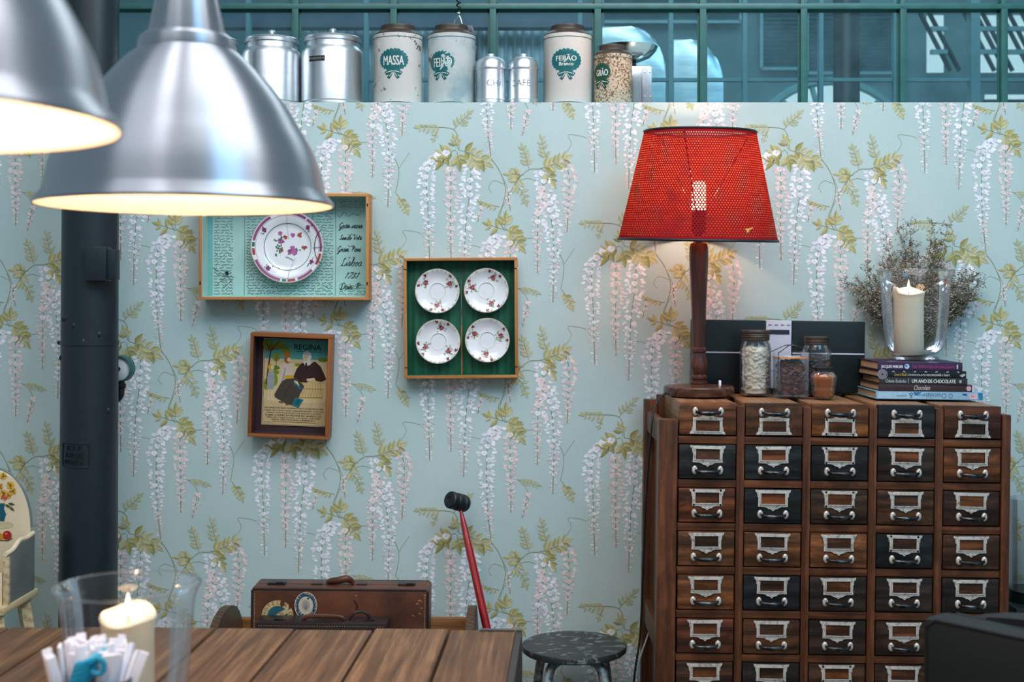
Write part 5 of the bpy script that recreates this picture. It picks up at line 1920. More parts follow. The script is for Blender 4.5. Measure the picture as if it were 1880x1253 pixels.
def fill(t, name, r, z0, z1, size, mats, n, shape=(1, .8, .55), taper=None, sq=False, core=None):
    """contents: pieces packed against the glass plus a core behind them"""
    mb = MB()
    for i in range(n):
        z = rj.uniform(z0 + size * 0.6, z1 - size * 0.5)
        rr_ = (taper(z) if taper else r) - size * 0.72
        if sq:
            sd = rj.choice('fblrf')
            u = rj.uniform(-rr_, rr_)
            x, y = {'f': (u, -rr_), 'b': (u, rr_), 'l': (-rr_, u), 'r': (rr_, u)}[sd]
        else:
            a = rj.uniform(0, 2 * PI)
            x, y = rr_ * math.cos(a), rr_ * math.sin(a)
        e = Matrix.Rotation(rj.uniform(0, 6), 3, 'X') @ Matrix.Rotation(rj.uniform(0, 6), 3, 'Z')
        if i % 5 == 0:
            x, y, z = rj.uniform(-.7, .7) * rr_, rj.uniform(-.7, .7) * rr_, z1 - size * rj.uniform(0.2, .6)
        k_ = size * rj.uniform(.75, 1.1) * 0.72
        mb.ell((x, y, z), (k_ * shape[0], k_ * shape[1], k_ * shape[2]), 1, e, 0.12, rj)
    if sq:
        mb.box((0, 0, (z0 + z1 - size * .6) / 2), (2 * r - size * 1.3, 2 * r - size * 1.3, z1 - z0 - size * .6))
    else:
        mb.lathe([(0, z0), (r - size * .5, z0), ((taper(z1) if taper else r) - size * .5, z1 - size * .5), (0, z1 - size * .5)], 24)
    o = link(name, mb, mats, t)
    o['kind'] = 'stuff'
    return o


dj = 3.985
kj = dj / FPX
p0 = on_cab(1387, dj)
zj = lambda y, q=725.0, k=kj: (q - y) * k
j1 = thing('storage_jar', 'tall glass jar of whitish chunks with rusty ribbed lid, in front of the stereo', 'jar', p0, (0, 0, 0), 'glass jars on the cabinet')
rr = 28.5 * kj
prof = [(0, 0.001), (rr * .93, 0.001), (rr * .99, 0.006), (rr, 0.012), (rr * 1.0, zj(640)), (rr * .95, zj(633)), (rr * .84, zj(626)), (rr * .82, zj(620)), (rr * .83, zj(612))]
link('glass_body', jar_body(prof), m_jar, j1)
link('lid', MB().lathe([(rr * .86, zj(625)), (rr * .90, zj(624)), (rr * .89, zj(620)), (rr * .93, zj(618.5)), (rr * .90, zj(616.5)), (rr * .93, zj(615)), (rr * .90, zj(613)), (rr * .93, zj(611.5)), (rr * .92, zj(607.5)), (rr * .88, zj(606)), (0, zj(605.5))], 48), m_lid, j1)
m_chunk = NT('whitish chunks')
_nz = m_chunk.noise(m_chunk.coord(), 30, 4)
m_chunk.set(color=m_chunk.ramp(_nz, [(0.3, S(222, 204, 176)), (0.65, S(250, 242, 228))]), rough=0.7)
m_chunk = m_chunk.m
fill(j1, 'chunks', rr - .003, 0.006, zj(636), 0.018, m_chunk, 300)

dj2 = 3.93
k2 = dj2 / FPX
p0 = on_cab(1451, dj2)
z2_ = lambda y: (728.0 - y) * k2
j2 = thing('clip_jar', 'square clip-top glass jar of cocoa beans with raised wire bail', 'jar', p0, (0, 0, R(4)), 'glass jars on the cabinet')
hw = 26.5 * k2
mb = MB()
for sg in (-1, 1):
    mb.box((sg * (hw - .0015), 0, z2_(690)), (0.003, 2 * hw, z2_(656) - 0.002), 0.0012)
    mb.box((0, sg * (hw - .0015), z2_(690)), (2 * hw - .006, 0.003, z2_(656) - 0.002), 0.0012)
mb.box((0, 0, 0.003), (2 * hw, 2 * hw, 0.005), 0.002)
link('glass_body', mb, m_jar, j2)
lidj = link('lid', MB().box((0, 0, z2_(650)), (2 * hw + .002, 2 * hw + .002, 9 * k2), 0.004), m_jar, j2)
link('rubber_seal', MB().box((0, 0, z2_(656.5)), (2 * hw + .001, 2 * hw + .001, 2.4 * k2), 0.001), simple('orange rubber seal', S(206, 136, 80), 0.6), j2)
wz = z2_(646)
mb = MB()
for yy in (-hw - .002, hw + .002):
    mb.tube([(-hw - 0.006, yy, z2_(665)), (-hw - 0.006, yy, z2_(647)), (-0.010, yy * .4, z2_(634)), (0.004, yy * .4, z2_(633)), (hw + 0.004, yy, z2_(641)), (hw + .004, yy, z2_(664))], 0.0013, 6)
mb.tube([(-0.010, -hw * .4, z2_(634)), (-0.010, hw * .4, z2_(634))], 0.0013, 6)
mb.tube([(0.002, -hw * .4, z2_(633)), (0.006, -hw * .4, z2_(645))], 0.0016, 6)
link('wire_bail', mb, m_handle, j2)
m_bean = NT('cocoa beans')
_nz = m_bean.noise(m_bean.coord(), 45, 3)
m_bean.set(color=m_bean.ramp(_nz, [(0.3, S(58, 34, 30)), (0.5, S(104, 62, 52)), (0.7, S(140, 90, 76))]), rough=0.5)
m_bean = m_bean.m
fill(j2, 'cocoa_beans', hw - .003, 0.006, z2_(662), 0.018, m_bean, 240, (1.1, .62, .5), None, True)

dj3 = 4.025
k3 = dj3 / FPX
p0 = on_cab(1499, dj3)
z3_ = lambda y: (722.0 - y) * k3
j3 = thing('storage_jar', 'shouldered glass jar of dark chocolate drops with rusty lid, behind the amber pot', 'jar', p0, (0, 0, 0), 'glass jars on the cabinet')
rr = 27 * k3
prof = [(0, 0.001), (rr * .93, 0.001), (rr * .99, 0.006), (rr, 0.012), (rr, z3_(648)), (rr * .97, z3_(640)), (rr * .85, z3_(632)), (rr * .78, z3_(628)), (rr * .77, z3_(620))]
link('glass_body', jar_body(prof), m_jar, j3)
link('lid', MB().lathe([(rr * .80, z3_(630)), (rr * .83, z3_(629)), (rr * .82, z3_(625)), (rr * .85, z3_(624)), (rr * .83, z3_(621)), (rr * .85, z3_(620)), (rr * .84, z3_(616)), (rr * .80, z3_(615)), (0, z3_(614.5))], 48), m_lid, j3)
m_drop = simple('dark chocolate drops', S(62, 54, 56), 0.45, var=0.35, nscale=60)
fill(j3, 'chocolate_drops', rr - .003, 0.006, z3_(650), 0.014, m_drop, 320, (1, 1, .6))

dj4 = 3.885
k4 = dj4 / FPX
p0 = on_cab(1512, dj4)
z4_ = lambda y: (731.0 - y) * k4
j4 = thing('honey_pot', 'small bulbous glass pot of orange-brown powder with black lid', 'jar', p0, (0, 0, 0), 'glass jars on the cabinet')
q4 = [(0, 0.001), (17, 0.001), (18.5, 3), (20.5, 12), (21.2, 17), (21.2, 21), (22.6, 26), (23, 30), (24.4, 35), (24.4, 40), (20.5, 46), (16.5, 50), (16, 52)]
prof = [(a * k4, (b if b < 1 else b * k4)) for a, b in q4]
link('glass_body', jar_body(smooth(prof[2:], 3)), m_jar, j4)
link('base_glass', MB().lathe([(0, 0), (17 * k4, 0), (18 * k4, 2.5 * k4), (0, 2.5 * k4)], 32), m_jar, j4)
link('lid', MB().lathe([(15.5 * k4, 51 * k4), (17 * k4, 51 * k4), (17 * k4, 56.5 * k4), (16 * k4, 57.5 * k4), (0, 57.5 * k4)], 36), m_black, j4)
link('powder', MB().lathe([(0, 4 * k4)] + [(a * k4 * .93, b * k4) for a, b in q4[2:10]] + [(15 * k4, 44 * k4), (0, 43 * k4)], 36), simple('orange brown powder', S(176, 96, 44), 0.8, var=0.2, nscale=40), j4)

# ------------------------------------------------------------------ books
db = 3.865
kb = db / FPX
bx0 = on_cab(1700, db)
zb_ = bx0.z + 0.001
WH = S(232, 230, 228)
book_mats = {}


def book(label, x0, x1, th, depth, col, deco, yoff=0.0, rz=0.0, side=S(24, 22, 26)):
    """lies flat, spine to the room"""
    global zb_
    a, b = (x0 - VX) * kb, (x1 - VX) * kb
    w = b - a
    t = thing('cookbook', label, 'book', ((a + b) / 2, db - DW + yoff, zb_), (0, TH, rz), 'cookbooks stacked on the cabinet')
    m = simple('cover', col, 0.38, var=0.05)
    mb = MB()
    c_ = 0.0028
    mb.box2((-w / 2, 0.004, 0), (w / 2, depth, c_), 0.0008).box2((-w / 2, 0.004, th - c_), (w / 2, depth, th), 0.0008)
    mb.box2((-w / 2, 0.0, 0.0), (w / 2, c_ + .003, th), 0.0016)
    link('cover', mb, m, t)
    link('pages', MB().box2((-w / 2 + 0.004, c_ + .003, c_), (w / 2 - 0.004, depth - 0.004, th - c_)), m_pages, t)
    d = Dec(8e-6, 0.00025)
    deco(d)
    d.build('spine_print', lambda x, y, h: ((x - (x0 + x1) / 2) * kb, -h, th / 2 - y * kb), t, M_ENAMEL_PRINT)
    zb_ += th + 0.0006
    return t


def dk1(d):
    d.rect(1610, -6, 1795, 6, S(150, 190, 214))
    d.rect(1612, -6, 1700, 6, S(170, 206, 226))
    d.text('O Chocolate', 1722, -4.2, 11, S(60, 60, 110), 54, rot=PI, caps=0.9)
    d.text('&', 1672, -5, 10, S(70, 80, 120), 8, rot=PI)
    d.text('bombons', 1686, -2.5, 5, S(70, 80, 120), 18, rot=PI)
    d.text('prazeres', 1655, -2.5, 5, S(70, 80, 120), 18, rot=PI)
    d.rect(1780, -4, 1794, 5, S(236, 196, 206))
    d.text('841', 1787, 2.5, 5, S(200, 90, 110), 9, rot=0)
    d.poly([(1676, -6), (1692, -6), (1686, -1), (1680, 0)], S(50, 120, 170))
    d.poly([(1795, -6), (1804, -6), (1804, 6), (1798, 6)], S(40, 130, 176))
    d.poly([(1766, -4), (1774, -5), (1776, 0), (1768, -1)], S(50, 90, 130))


def dk2(d):
    d.text('Chocolate', 1693, 4, 9, S(220, 210, 206), 30, shear=0.4)
    d.ell(1779, 0, 4.5, 4.5, S(226, 170, 184), 0, 18)
    d.rect(1785, -6, 1788, 6, S(214, 206, 204))


def dk3(d):
    d.text('Odete Estêvão', 1645, 3.4, 6.5, S(206, 206, 206), 38, caps=0.73)
    d.rect(1667.6, -4.5, 1668.4, 4.5, S(180, 180, 180))
    d.text('UM ANO DE CHOCOLATE', 1714, 3.2, 6.8, WH, 80, caps=0.73)
    d.text('UM ANO DE CHOCOLATE', 1714.4, 3.2, 6.8, WH, 80, caps=0.73)
    d.rect(1761, -2.5, 1765, 2.5, S(200, 200, 200))
    d.rect(1762, -0.5, 1764, 0.5, S(40, 40, 40))


def dk4(d):
    for r_ in (9, 7, 5, 3):
        d.ring(1620, 1, r_ - 0.8, r_, S(196, 186, 196), 0, 6.2832, 24)
    d.text("Green & Black's", 1654, 3.5, 5.4, S(206, 180, 90), 24, caps=0.73)
    d.text('CHOCOLATE RECIPES', 1694, 3.2, 3.6, WH, 52, caps=0.73)
    d.text('with a heart', 1732, 3.2, 5, WH, 24)
    rr_ = random.Random(8)
    for i in range(7):
        x = 1640 + i * 20
        d.ell(x, -4.5, 2.6, 1.2, S(176, 170, 180), rr_.uniform(-.5, .5), 8)
    d.poly([(1762, 2), (1770, -2), (1774, 0), (1768, 5)], S(190, 186, 180))


def dk5(d):
    d.text('JACQUES MERCIER', 1638, 3.6, 5.6, WH, 40, caps=0.73)
    d.text('JACQUES MERCIER', 1638.4, 3.6, 5.6, WH, 40, caps=0.73)
    d.ell(1665.5, 0.5, 4.6, 4.6, S(176, 204, 226), 0, 20)
    d.ell(1664, -0.5, 2, 2, S(60, 90, 140), 0, 12)
    d.text('THE TEMPTATION OF CHOCOLATE', 1714, 3.4, 5.2, S(206, 70, 130), 78, caps=0.73)
    d.rect(1757, -4, 1759.5, 4, S(210, 206, 214))


book('light blue cookbook titled O Chocolate upside down, bottom of the stack', 1608, 1805, 14.6 * kb, 0.23, S(120, 176, 206), dk1)
book('dark brown cookbook titled Chocolate, second from the bottom of the stack', 1613, 1788, 12.6 * kb, 0.225, S(60, 42, 44), dk2, 0.001, R(0.6))
book('dark grey cookbook titled UM ANO DE CHOCOLATE, middle of the stack', 1615, 1776, 12.2 * kb, 0.22, S(44, 48, 50), dk3, 0.0, R(-0.5))
book('black cookbook with swirl at one end, second from the top of the stack', 1612, 1775, 12.4 * kb, 0.225, S(20, 26, 32), dk4, 0.002, R(1.0))
book('purple cookbook titled THE TEMPTATION OF CHOCOLATE, top of the stack', 1612, 1768, 15.6 * kb, 0.215, S(56, 38, 72), dk5, 0.003, R(0.2))

zt2 = zb_ + 0.0015
g = P(1680, 560, 3.99)
hg2 = hurricane(hg, 'flared clear glass hurricane standing on the stack of cookbooks', (g.x, g.y, zt2), 0.22, 2)
candle('tall lit ivory pillar candle inside the glass hurricane on the cookbooks', (g.x - 0.020, g.y, zt2 + 0.0145), 0.0455, 0.205, 2)

# dried flowers
dv = 4.145
v0 = on_cab(1682, dv)
vs1 = thing('dried_flower_bunch', 'airy bunch of dried grey-green flowers fanning out behind the glass hurricane', 'dried flowers', v0)
link('stem_jar', MB().lathe([(0, 0), (0.028, 0), (0.030, 0.01), (0.030, 0.09), (0.022, 0.105), (0.024, 0.12), (0.021, 0.12), (0.019, 0.105), (0.026, 0.09), (0, 0.012)], 24), m_black, vs1)
rf = random.Random(17)
kv = dv / FPX
stems, buds, buds2 = MB(), MB(), MB()


def bud(b, p, sz):
    e = Matrix.Rotation(rf.uniform(0, 6), 3, 'X') @ Matrix.Rotation(rf.uniform(0, 6), 3, 'Y')
    vv = [b.bm.verts.new(p + e @ Vector(q) * sz) for q in ((1.6, 0, 0), (-1.2, 0, 0), (0, .6, .2), (0, -.5, .4), (0, 0, -.6))]
    for f in ((0, 2, 3), (0, 3, 4), (0, 4, 2), (1, 3, 2), (1, 4, 3), (1, 2, 4)):
        b.bm.faces.new([vv[i] for i in f])


def thin(p, q, r_):
    stems.tube([p, (p + q) / 2 + Vector((rf.uniform(-.004, .004), rf.uniform(-.003, .003), 0)), q], [r_, r_ * .8, r_ * .6], 3, False, False)


for i in range(120):
    if i < 34:
        ang = rf.uniform(-0.62, -0.18)
        ln = rf.uniform(150, 245)
    elif i < 66:
        ang = rf.uniform(-0.20, 0.22)
        ln = rf.uniform(200, 262) if i % 4 else rf.uniform(262, 300)
    else:
        ang = rf.uniform(0.15, 0.56)
        ln = rf.uniform(140, 230)
    ln *= kv
    y0 = rf.uniform(-0.018, 0.025)
    base = Vector((rf.uniform(-.008, .008), 0, 0.10))
    tip = Vector((math.sin(ang) * ln, y0, math.cos(ang) * ln + 0.02))
    mid = base.lerp(tip, 0.5) + Vector((math.sin(ang) * -0.02, y0 * .3, 0.01))
    path = [Vector(q) for q in smooth([tuple(base), tuple(mid), tuple(tip)], 5)]
    stems.tube(path, [0.0014 - 0.0009 * k_ / (len(path) - 1) for k_ in range(len(path))], 4, False, False)
    for k_ in range(4, len(path)):
        for rep in range(4):
            dirv = Vector((math.sin(ang + rf.uniform(-1.3, 1.3)), rf.uniform(-.25, .15), math.cos(ang + rf.uniform(-1.1, 1.1)))).normalized()
            L_ = rf.uniform(0.014, 0.036)
            q = path[k_] + dirv * L_
            q.y = max(-0.026, min(q.y, 0.045))
            thin(path[k_], q, 0.0006)
            side = dirv.cross(Vector((0, 1, 0)))
            for u in range(5):
                pp = path[k_].lerp(q, 0.35 + 0.15 * u) + side * rf.uniform(-.006, .006) + Vector((0, rf.uniform(-.004, .004), 0))
                bud(buds if rf.random() < 0.62 else buds2, pp, rf.uniform(0.0020, 0.0036))
for nm, b, mt in (('stems', stems, simple('dry stem', S(92, 92, 66), 0.8)), ('flower_heads', buds, simple('grey green dry buds', S(98, 98, 80), 0.85, var=0.3, nscale=30)), ('pale_flower_heads', buds2, simple('pale dry buds', S(186, 172, 160), 0.85, var=0.2, nscale=30))):
    o = link(nm, b, mt, vs1)
    o['kind'] = 'stuff'
# ------------------------------------------------------------------ wooden settle and the cases in it
bx = thing('wooden_settle', 'low wooden settle with rounded end boards holding the suitcases behind the table', 'bench', (-0.556, 0, 0))
m_benchx = wood('settle board', S(78, 50, 28), S(128, 86, 48), S(150, 106, 64), 0, 1.2, 0.45)
m_benchd = wood('settle end board', S(44, 34, 26), S(76, 58, 42), S(98, 78, 58), 2, 1.2, 0.5)
zB = CH - (1134 - VY) * 4.09 / FPX
link('back_board', MB().box2((-0.375, -0.12, 0.30), (0.375, -0.098, zB), 0.004), m_benchx, bx)
link('seat_board', MB().box2((-0.375, -0.63, 0.335), (0.375, -0.12, 0.36), 0.004), m_benchx, bx)
link('front_board', MB().box2((-0.375, -0.63, 0.06), (0.375, -0.61, 0.335), 0.003), m_benchx, bx)
zA = CH - (1117 - VY) * 3.88 / FPX
pe = [(-0.64, 0.0), (-0.095, 0.0), (-0.095, zB - 0.02)] + [(-0.32 + 0.225 * math.cos(a), zA - 0.16 + 0.16 * math.sin(a)) for a in [PI * 0.08 + PI * 0.84 * i / 14 for i in range(15)]] + [(-0.56, zA - 0.16), (-0.64, 0.40)]
for x in (-0.375, 0.375):
    link('end_board', MB().prism(pe, x - 0.012, x + 0.012, 'YZ', 0.003), m_benchd, bx)

ds = 3.64
ksu = ds / FPX
c = P(621.5, 1082, ds)
hS = c.z - 0.362
wS = 326 * ksu
sut = thing('suitcase', 'old brown leather suitcase with round hotel stickers standing in the settle', 'suitcase', (c.x, c.y, 0.362), (0, 0.012, R(0.8)))
tS = 0.125
link('body', MB().box((0, tS / 2, hS / 2), (wS, tS, hS - 0.001), 0.009), m_leather, sut)
mb = MB()
for x in (-wS / 2 + .004, wS / 2 - .004):
    for y in (0.004, tS - .004):
        mb.tube([(x, y, 0.008), (x, y, hS - 0.006)], 0.0042, 6)
for y in (0.004, tS - .004):
    mb.tube([(-wS / 2 + .006, y, hS - .004), (wS / 2 - .006, y, hS - .004)], 0.004, 6)
link('edge_piping', mb, m_leatherdk, sut)
mb = MB()
nst = 46
for i in range(nst):
    z = 0.01 + (hS - .02) * i / nst
    mb.box((-wS / 2 + .011, -0.0004, z), (0.0013, 0.001, 0.0036)).box((wS / 2 - .011, -0.0004, z), (0.0013, 0.001, 0.0036))
link('stitching', mb, m_thread, sut)['kind'] = 'stuff'
link('lid_seam', MB().box((0, tS * 0.5, hS - 0.0004), (wS - .02, 0.003, 0.001)), m_leatherdk, sut)
hp = smooth([(-0.046, tS * .5, hS + 0.001), (-0.036, tS * .5, hS + 0.008), (-0.012, tS * .5 - .008, hS + 0.012), (0.010, tS * .5 - .008, hS + 0.017), (0.024, tS * .5, hS + 0.010), (0.030, tS * .5, hS + .001)], 5)
link('handle', MB().tube(hp, [0.005 + 0.006 * math.sin(PI * i / (len(hp) - 1)) for i in range(len(hp))], 10), m_leather, sut)
for x in (-0.19, 0.185):
    link('lock', MB().box((x, tS * .5, hS + 0.002), (0.05, 0.03, 0.005), 0.0015).box((x + .01, tS * .42, hS + .005), (0.02, 0.012, 0.005), 0.001), m_black, sut)
for x in (-0.075, 0.055):
    link('handle_loop', MB().box((x, tS * .5, hS + 0.001), (0.03, 0.022, 0.003), 0.001), m_leatherdk, sut)
d = Dec(1e-5, 0.0003)
NV, CRM, GLD, TL = S(30, 74, 106), S(206, 192, 168), S(206, 180, 128), S(36, 92, 104)
# oval hotel sticker
d.ell(0, 0, 20.5, 25, CRM, 0.05, 40)
d.ring(0, 0, 13.5, 19.2, NV, 0, 6.2832, 40, 1.22)
d.arctext('HOTEL MARINHA', 0, 0, 16.2, 5, CRM, -PI / 2, 0.30, 1.22)
d.arctext('GRANDE', 0, 0, 16.6, 5, CRM, PI / 2, 0.36, 1.22, True)
d.ell(0, 0, 8, 11, S(176, 172, 158), 0, 20)
for i in range(9):
    a = -1.2 + i * 0.3
    d.line([(0, 8), (7 * math.sin(a), 6 - 14 * math.cos(a))], 0.7, S(110, 120, 120))
d.ell(4, -13, 2, 2, S(60, 40, 36), 0, 8)
sx, sy = (559.5 - 621.5), (1113 - 1082)
# round gold sticker, partly torn
e = len(d.v)
d2 = Dec(1e-5, 0.0003)
d2.ell(0, 0, 29, 29, GLD, 0, 48)
d2.ell(0, 0, 19, 19, TL, 0, 40)
d2.poly([(-20, 6), (16, -14), (20, -7), (-18, 15)], GLD)
d2.arctext('HOTEL', 0, 0, 21, 7, S(60, 52, 40), -PI * 0.72, 0.36)
d2.arctext('RIO', 0, 0, 21, 7, S(60, 52, 40), -PI * 0.18, 0.36)
d2.text('BOSTON', -1, 4, 8, S(30, 50, 54), 28, rot=-0.45, caps=0.73)
d2.poly([(6, -31), (14, -31), (12, -20), (7, -16), (4, -22)], S(96, 52, 32))
d2.poly([(20, -22), (27, -16), (20, -12)], S(96, 52, 32))
d.build('oval_sticker', lambda x, y, h: ((sx + x) * ksu, -h, hS - (sy + y) * ksu), sut)
sx2, sy2 = (508 - 621.5), (1133 - 1082)
d2.build('round_sticker', lambda x, y, h: ((sx2 + x) * ksu, -h, hS - (sy2 + y) * ksu), sut)
d3 = Dec(1e-5, 0.0003)
rr2 = random.Random(6)
for x, y in ((146, 20), (150, 22), (142, 26), (135, 48), (147, 44), (150, 34), (156, 10), (-60, 60), (30, 12)):
    d3.ell(x, y, rr2.uniform(1.5, 4), rr2.uniform(.7, 1.6), S(176, 112, 62), rr2.uniform(-.6, .6), 8)
d3.line([(26, 20), (32, 30), (31, 40), (24, 48)], [2, 4, 3, 1], S(58, 30, 22))
d3.build('scuffs', lambda x, y, h: (x * ksu, -h, hS - y * ksu), sut)

# smaller dark case in front
dc_ = 3.585
kc2 = dc_ / FPX
c = P(592, 1137, dc_)
hC = c.z - 0.362
wC = 240 * kc2
sm = thing('small_case', 'small dark leather case with strap handle in front of the brown suitcase', 'suitcase', (c.x, c.y - 0.045, 0.362), (0, 0.010, 0))
link('body', MB().box((0, 0.045, hC / 2), (wC, 0.085, hC), 0.007), m_leatherdk, sm)
hp = smooth([(-0.052, 0.03, hC - .002), (-0.05, 0.026, hC + 0.008), (-0.03, 0.026, hC + 0.0125), (0.03, 0.026, hC + 0.012), (0.056, 0.026, hC + .008), (0.062, 0.03, hC - .002)], 5)
link('handle', MB().tube(hp, 0.0062, 8), m_leather, sm)
hp = smooth([(0.070, 0.04, hC - .002), (0.084, 0.042, hC + 0.016), (0.105, 0.045, hC + 0.022), (0.125, 0.046, hC + 0.013), (0.128, 0.046, hC)], 5)
link('strap', MB().tube(hp, 0.0045, 8), m_leatherdk, sm)
for x in (-0.12, 0.13):
    link('lock', MB().box((x, 0.03, hC + 0.001), (0.03, 0.014, 0.004), 0.001), m_handle, sm)
mb = MB()
for i in range(50):
    mb.box((-wC / 2 + .012 + (wC - .024) * i / 49, -0.0002 + .0025, hC - 0.010), (0.0032, 0.001, 0.0010))
link('stitching', mb, m_thread, sm)['kind'] = 'stuff'

# ------------------------------------------------------------------ mallet leaning on the wall
a = P(845, 934, 4.10)
b = P(893, 1150, 3.99)
dirv = (b - a).normalized()
fl_ = a + dirv * ((a.z - 0.003) / -dirv.z)
mal = thing('mallet', 'red handled mallet with black ribbed head leaning against the wallpaper', 'mallet', (fl_.x, fl_.y, 0))
o0 = Vector((fl_.x, fl_.y, 0))
L = (fl_ - a).length
pts = [a - dirv * 0.01 - o0, a + dirv * 0.02 - o0, a + dirv * 0.06 - o0, a + dirv * 0.14 - o0, a + dirv * (L * .5) - o0, fl_ - o0]
link('handle', MB().tube(pts, [0.004, 0.0065, 0.0105, 0.0125, 0.0135, 0.0135], 16), m_red, mal)
hc = P(840, 922, 4.10) - o0
ax = (P(858, 927, 4.135) - P(823, 917, 4.075)).normalized()
q = ax.to_track_quat('Z', 'Y').to_matrix()
mb = MB()
mb.lathe([(0, -0.036), (0.010, -0.036), (0.011, -0.038), (0.024, -0.037), (0.0275, -0.033), (0.028, -0.022), (0.025, -0.019), (0.025, -0.014), (0.0275, -0.011), (0.0285, 0.0), (0.0275, 0.008), (0.025, 0.010), (0.026, 0.014), (0.0285, 0.017), (0.028, 0.026), (0.025, 0.028), (0.0265, 0.032), (0.0235, 0.037), (0, 0.037)], 40, hc, rot=q)
link('head', mb, m_rubber, mal)

# ------------------------------------------------------------------ stool
dst = 3.95
p = P(1054, 1183, dst)
stl = thing('stool', 'round stool with worn black seat and bent tube legs beside the card-index cabinet', 'stool', (p.x, p.y, 0))
zS = p.z
rS = 96.5 * dst / FPX
link('seat', MB().lathe([(0, zS - 0.022), (rS * .96, zS - 0.022), (rS * .995, zS - 0.017), (rS, zS - 0.006), (rS * .985, zS - 0.001), (rS * .9, zS), (rS * .5, zS - 0.001), (0, zS - 0.001)], 72), m_seat, stl)
for i, a in enumerate((R(-128), R(-50), R(42), R(140))):
    ca, sa = math.cos(a), math.sin(a)
    lp = smooth([(0.035 * ca, 0.035 * sa, zS - 0.036), (0.085 * ca, 0.085 * sa, zS - 0.036), (0.115 * ca, 0.115 * sa, zS - 0.046), (0.132 * ca, 0.132 * sa, zS - 0.075), (0.145 * ca, 0.145 * sa, zS - 0.14), (0.185 * ca, 0.185 * sa, 0.004)], 6)
    lg_ = link('leg', MB().tube(lp, 0.0145, 14), m_legpaint, stl)
    link('rubber_foot', MB().lathe([(0, 0), (0.017, 0), (0.016, 0.02), (0.013, 0.024), (0, 0.024)], 18, (0.185 * ca, 0.185 * sa, 0)), m_rubber, lg_)
link('hub', MB().lathe([(0, zS - 0.05), (0.05, zS - 0.05), (0.055, zS - 0.044), (0.055, zS - 0.022), (0, zS - 0.022)], 24).ell((-.005, -0.1, zS - .028), (.004, .004, .008), 1), m_legpaint, stl)
ringp = [(0.158 * math.cos(t), 0.158 * math.sin(t), 0.17) for t in [2 * PI * i / 40 for i in range(40)]]
link('foot_ring', MB().tube(ringp, 0.008, 8, True), m_legpaint, stl)

# ------------------------------------------------------------------ painted child's chair
bk = 3.89 - DW
fr_ = 3.70 - DW
XR = -1.515
chx = XR - 0.14
ch = thing('child_high_chair', 'cream painted wooden child high chair with flowers on its backrest, beside the iron column', 'chair', (chx, (bk + fr_) / 2, 0))
cy = (bk + fr_) / 2
zt_ = CH - (861 - VY) * 3.89 / FPX
zr_ = CH - (968 - VY) * 3.89 / FPX
zseat = CH - (1110 - VY) * 3.70 / FPX
bwid = 0.132
pb = [(-bwid + .01, zseat), (bwid - .01, zseat), (bwid, zr_)] + [(bwid * math.cos(t) ** 0.85 if math.cos(t) > 0 else -bwid * (-math.cos(t)) ** 0.85, zr_ + (zt_ - zr_) * math.sin(t)) for t in [PI * i / 22 for i in range(1, 22)]] + [(-bwid, zr_)]
m_creamfl = m_cream
link('backrest', MB().prism(pb, bk - cy + 0.012, bk - cy, 'XZ', 0.003), m_cream, ch)
pin = [(x * 1.0, z) for x, z in pb]
link('backrest_edge', MB().tube([(x, bk - cy + 0.009, z) for x, z in pb[2:]], 0.0055, 6), m_greyblue, ch)
link('seat', MB().box2((-0.15, fr_ - cy - 0.05, zseat - 0.022), (0.15, bk - cy + 0.02, zseat), 0.004), m_creamold, ch)
yf, yb_ = fr_ - cy, bk - cy
zaf = CH - (1020 - VY) * 3.70 / FPX
zab = CH - (982 - VY) * 3.89 / FPX
arm = [(yf, zseat), (yb_, zseat), (yb_ + .004, zab), (yb_ - .05, zab - 0.006), (yb_ - .10, zaf + 0.022), (yb_ - .15, zaf + 0.004), (yf, zaf)]
for sg in (-1, 1):
    link('arm_panel', MB().prism(arm, sg * 0.134, sg * 0.146, 'YZ', 0.002), m_greyblue, ch)
    link('arm_rail', MB().tube([(sg * 0.140, y, z + .004) for y, z in smooth([(yb_ + .004, zab), (yb_ - .05, zab - 0.006), (yb_ - .10, zaf + 0.022), (yb_ - .15, zaf + .004), (yf - .012, zaf)], 4)], 0.007, 8), m_cream, ch)
    link('front_post', MB().box2((sg * 0.146 - .012, yf - 0.014, zseat), (sg * 0.146 + .004, yf, zaf - .004), 0.002), m_creamold, ch)
for sx_, yy, dy_ in ((-1, yf - .02, -.07), (1, yf - .02, -.07), (-1, yb_ - .02, .05), (1, yb_ - .02, .05)):
    r_ = []
    for z, k_ in ((zseat - .022, 0), (0.0, 1)):
        r_.append((sx_ * (0.118 + 0.075 * k_), yy + dy_ * k_, z))
    mb = MB()
    mb.tube(r_, 0.021, 4)
    link('leg', mb.mesh('leg', False), m_creamold, ch)
link('front_panel', MB().box2((-0.13, yf - 0.01, zseat), (0.13, yf - .002, zaf - .05), 0.002), m_cream, ch)
kq = 3.876 / FPX
d = Dec(8e-6, 0.0003)
YL, YD, GN, RDD, BLU = S(226, 176, 52), S(176, 120, 40), S(60, 84, 52), S(176, 44, 30), S(30, 92, 108)
ocx = -27.0
rq = random.Random(3)
d.poly([(-8, 926), (6, 926), (4, 936), (8, 946), (4, 960), (-10, 960), (-12, 946), (-7, 936)], BLU)
d.ell(-2, 966, 24, 7, S(206, 190, 150), 0, 16)
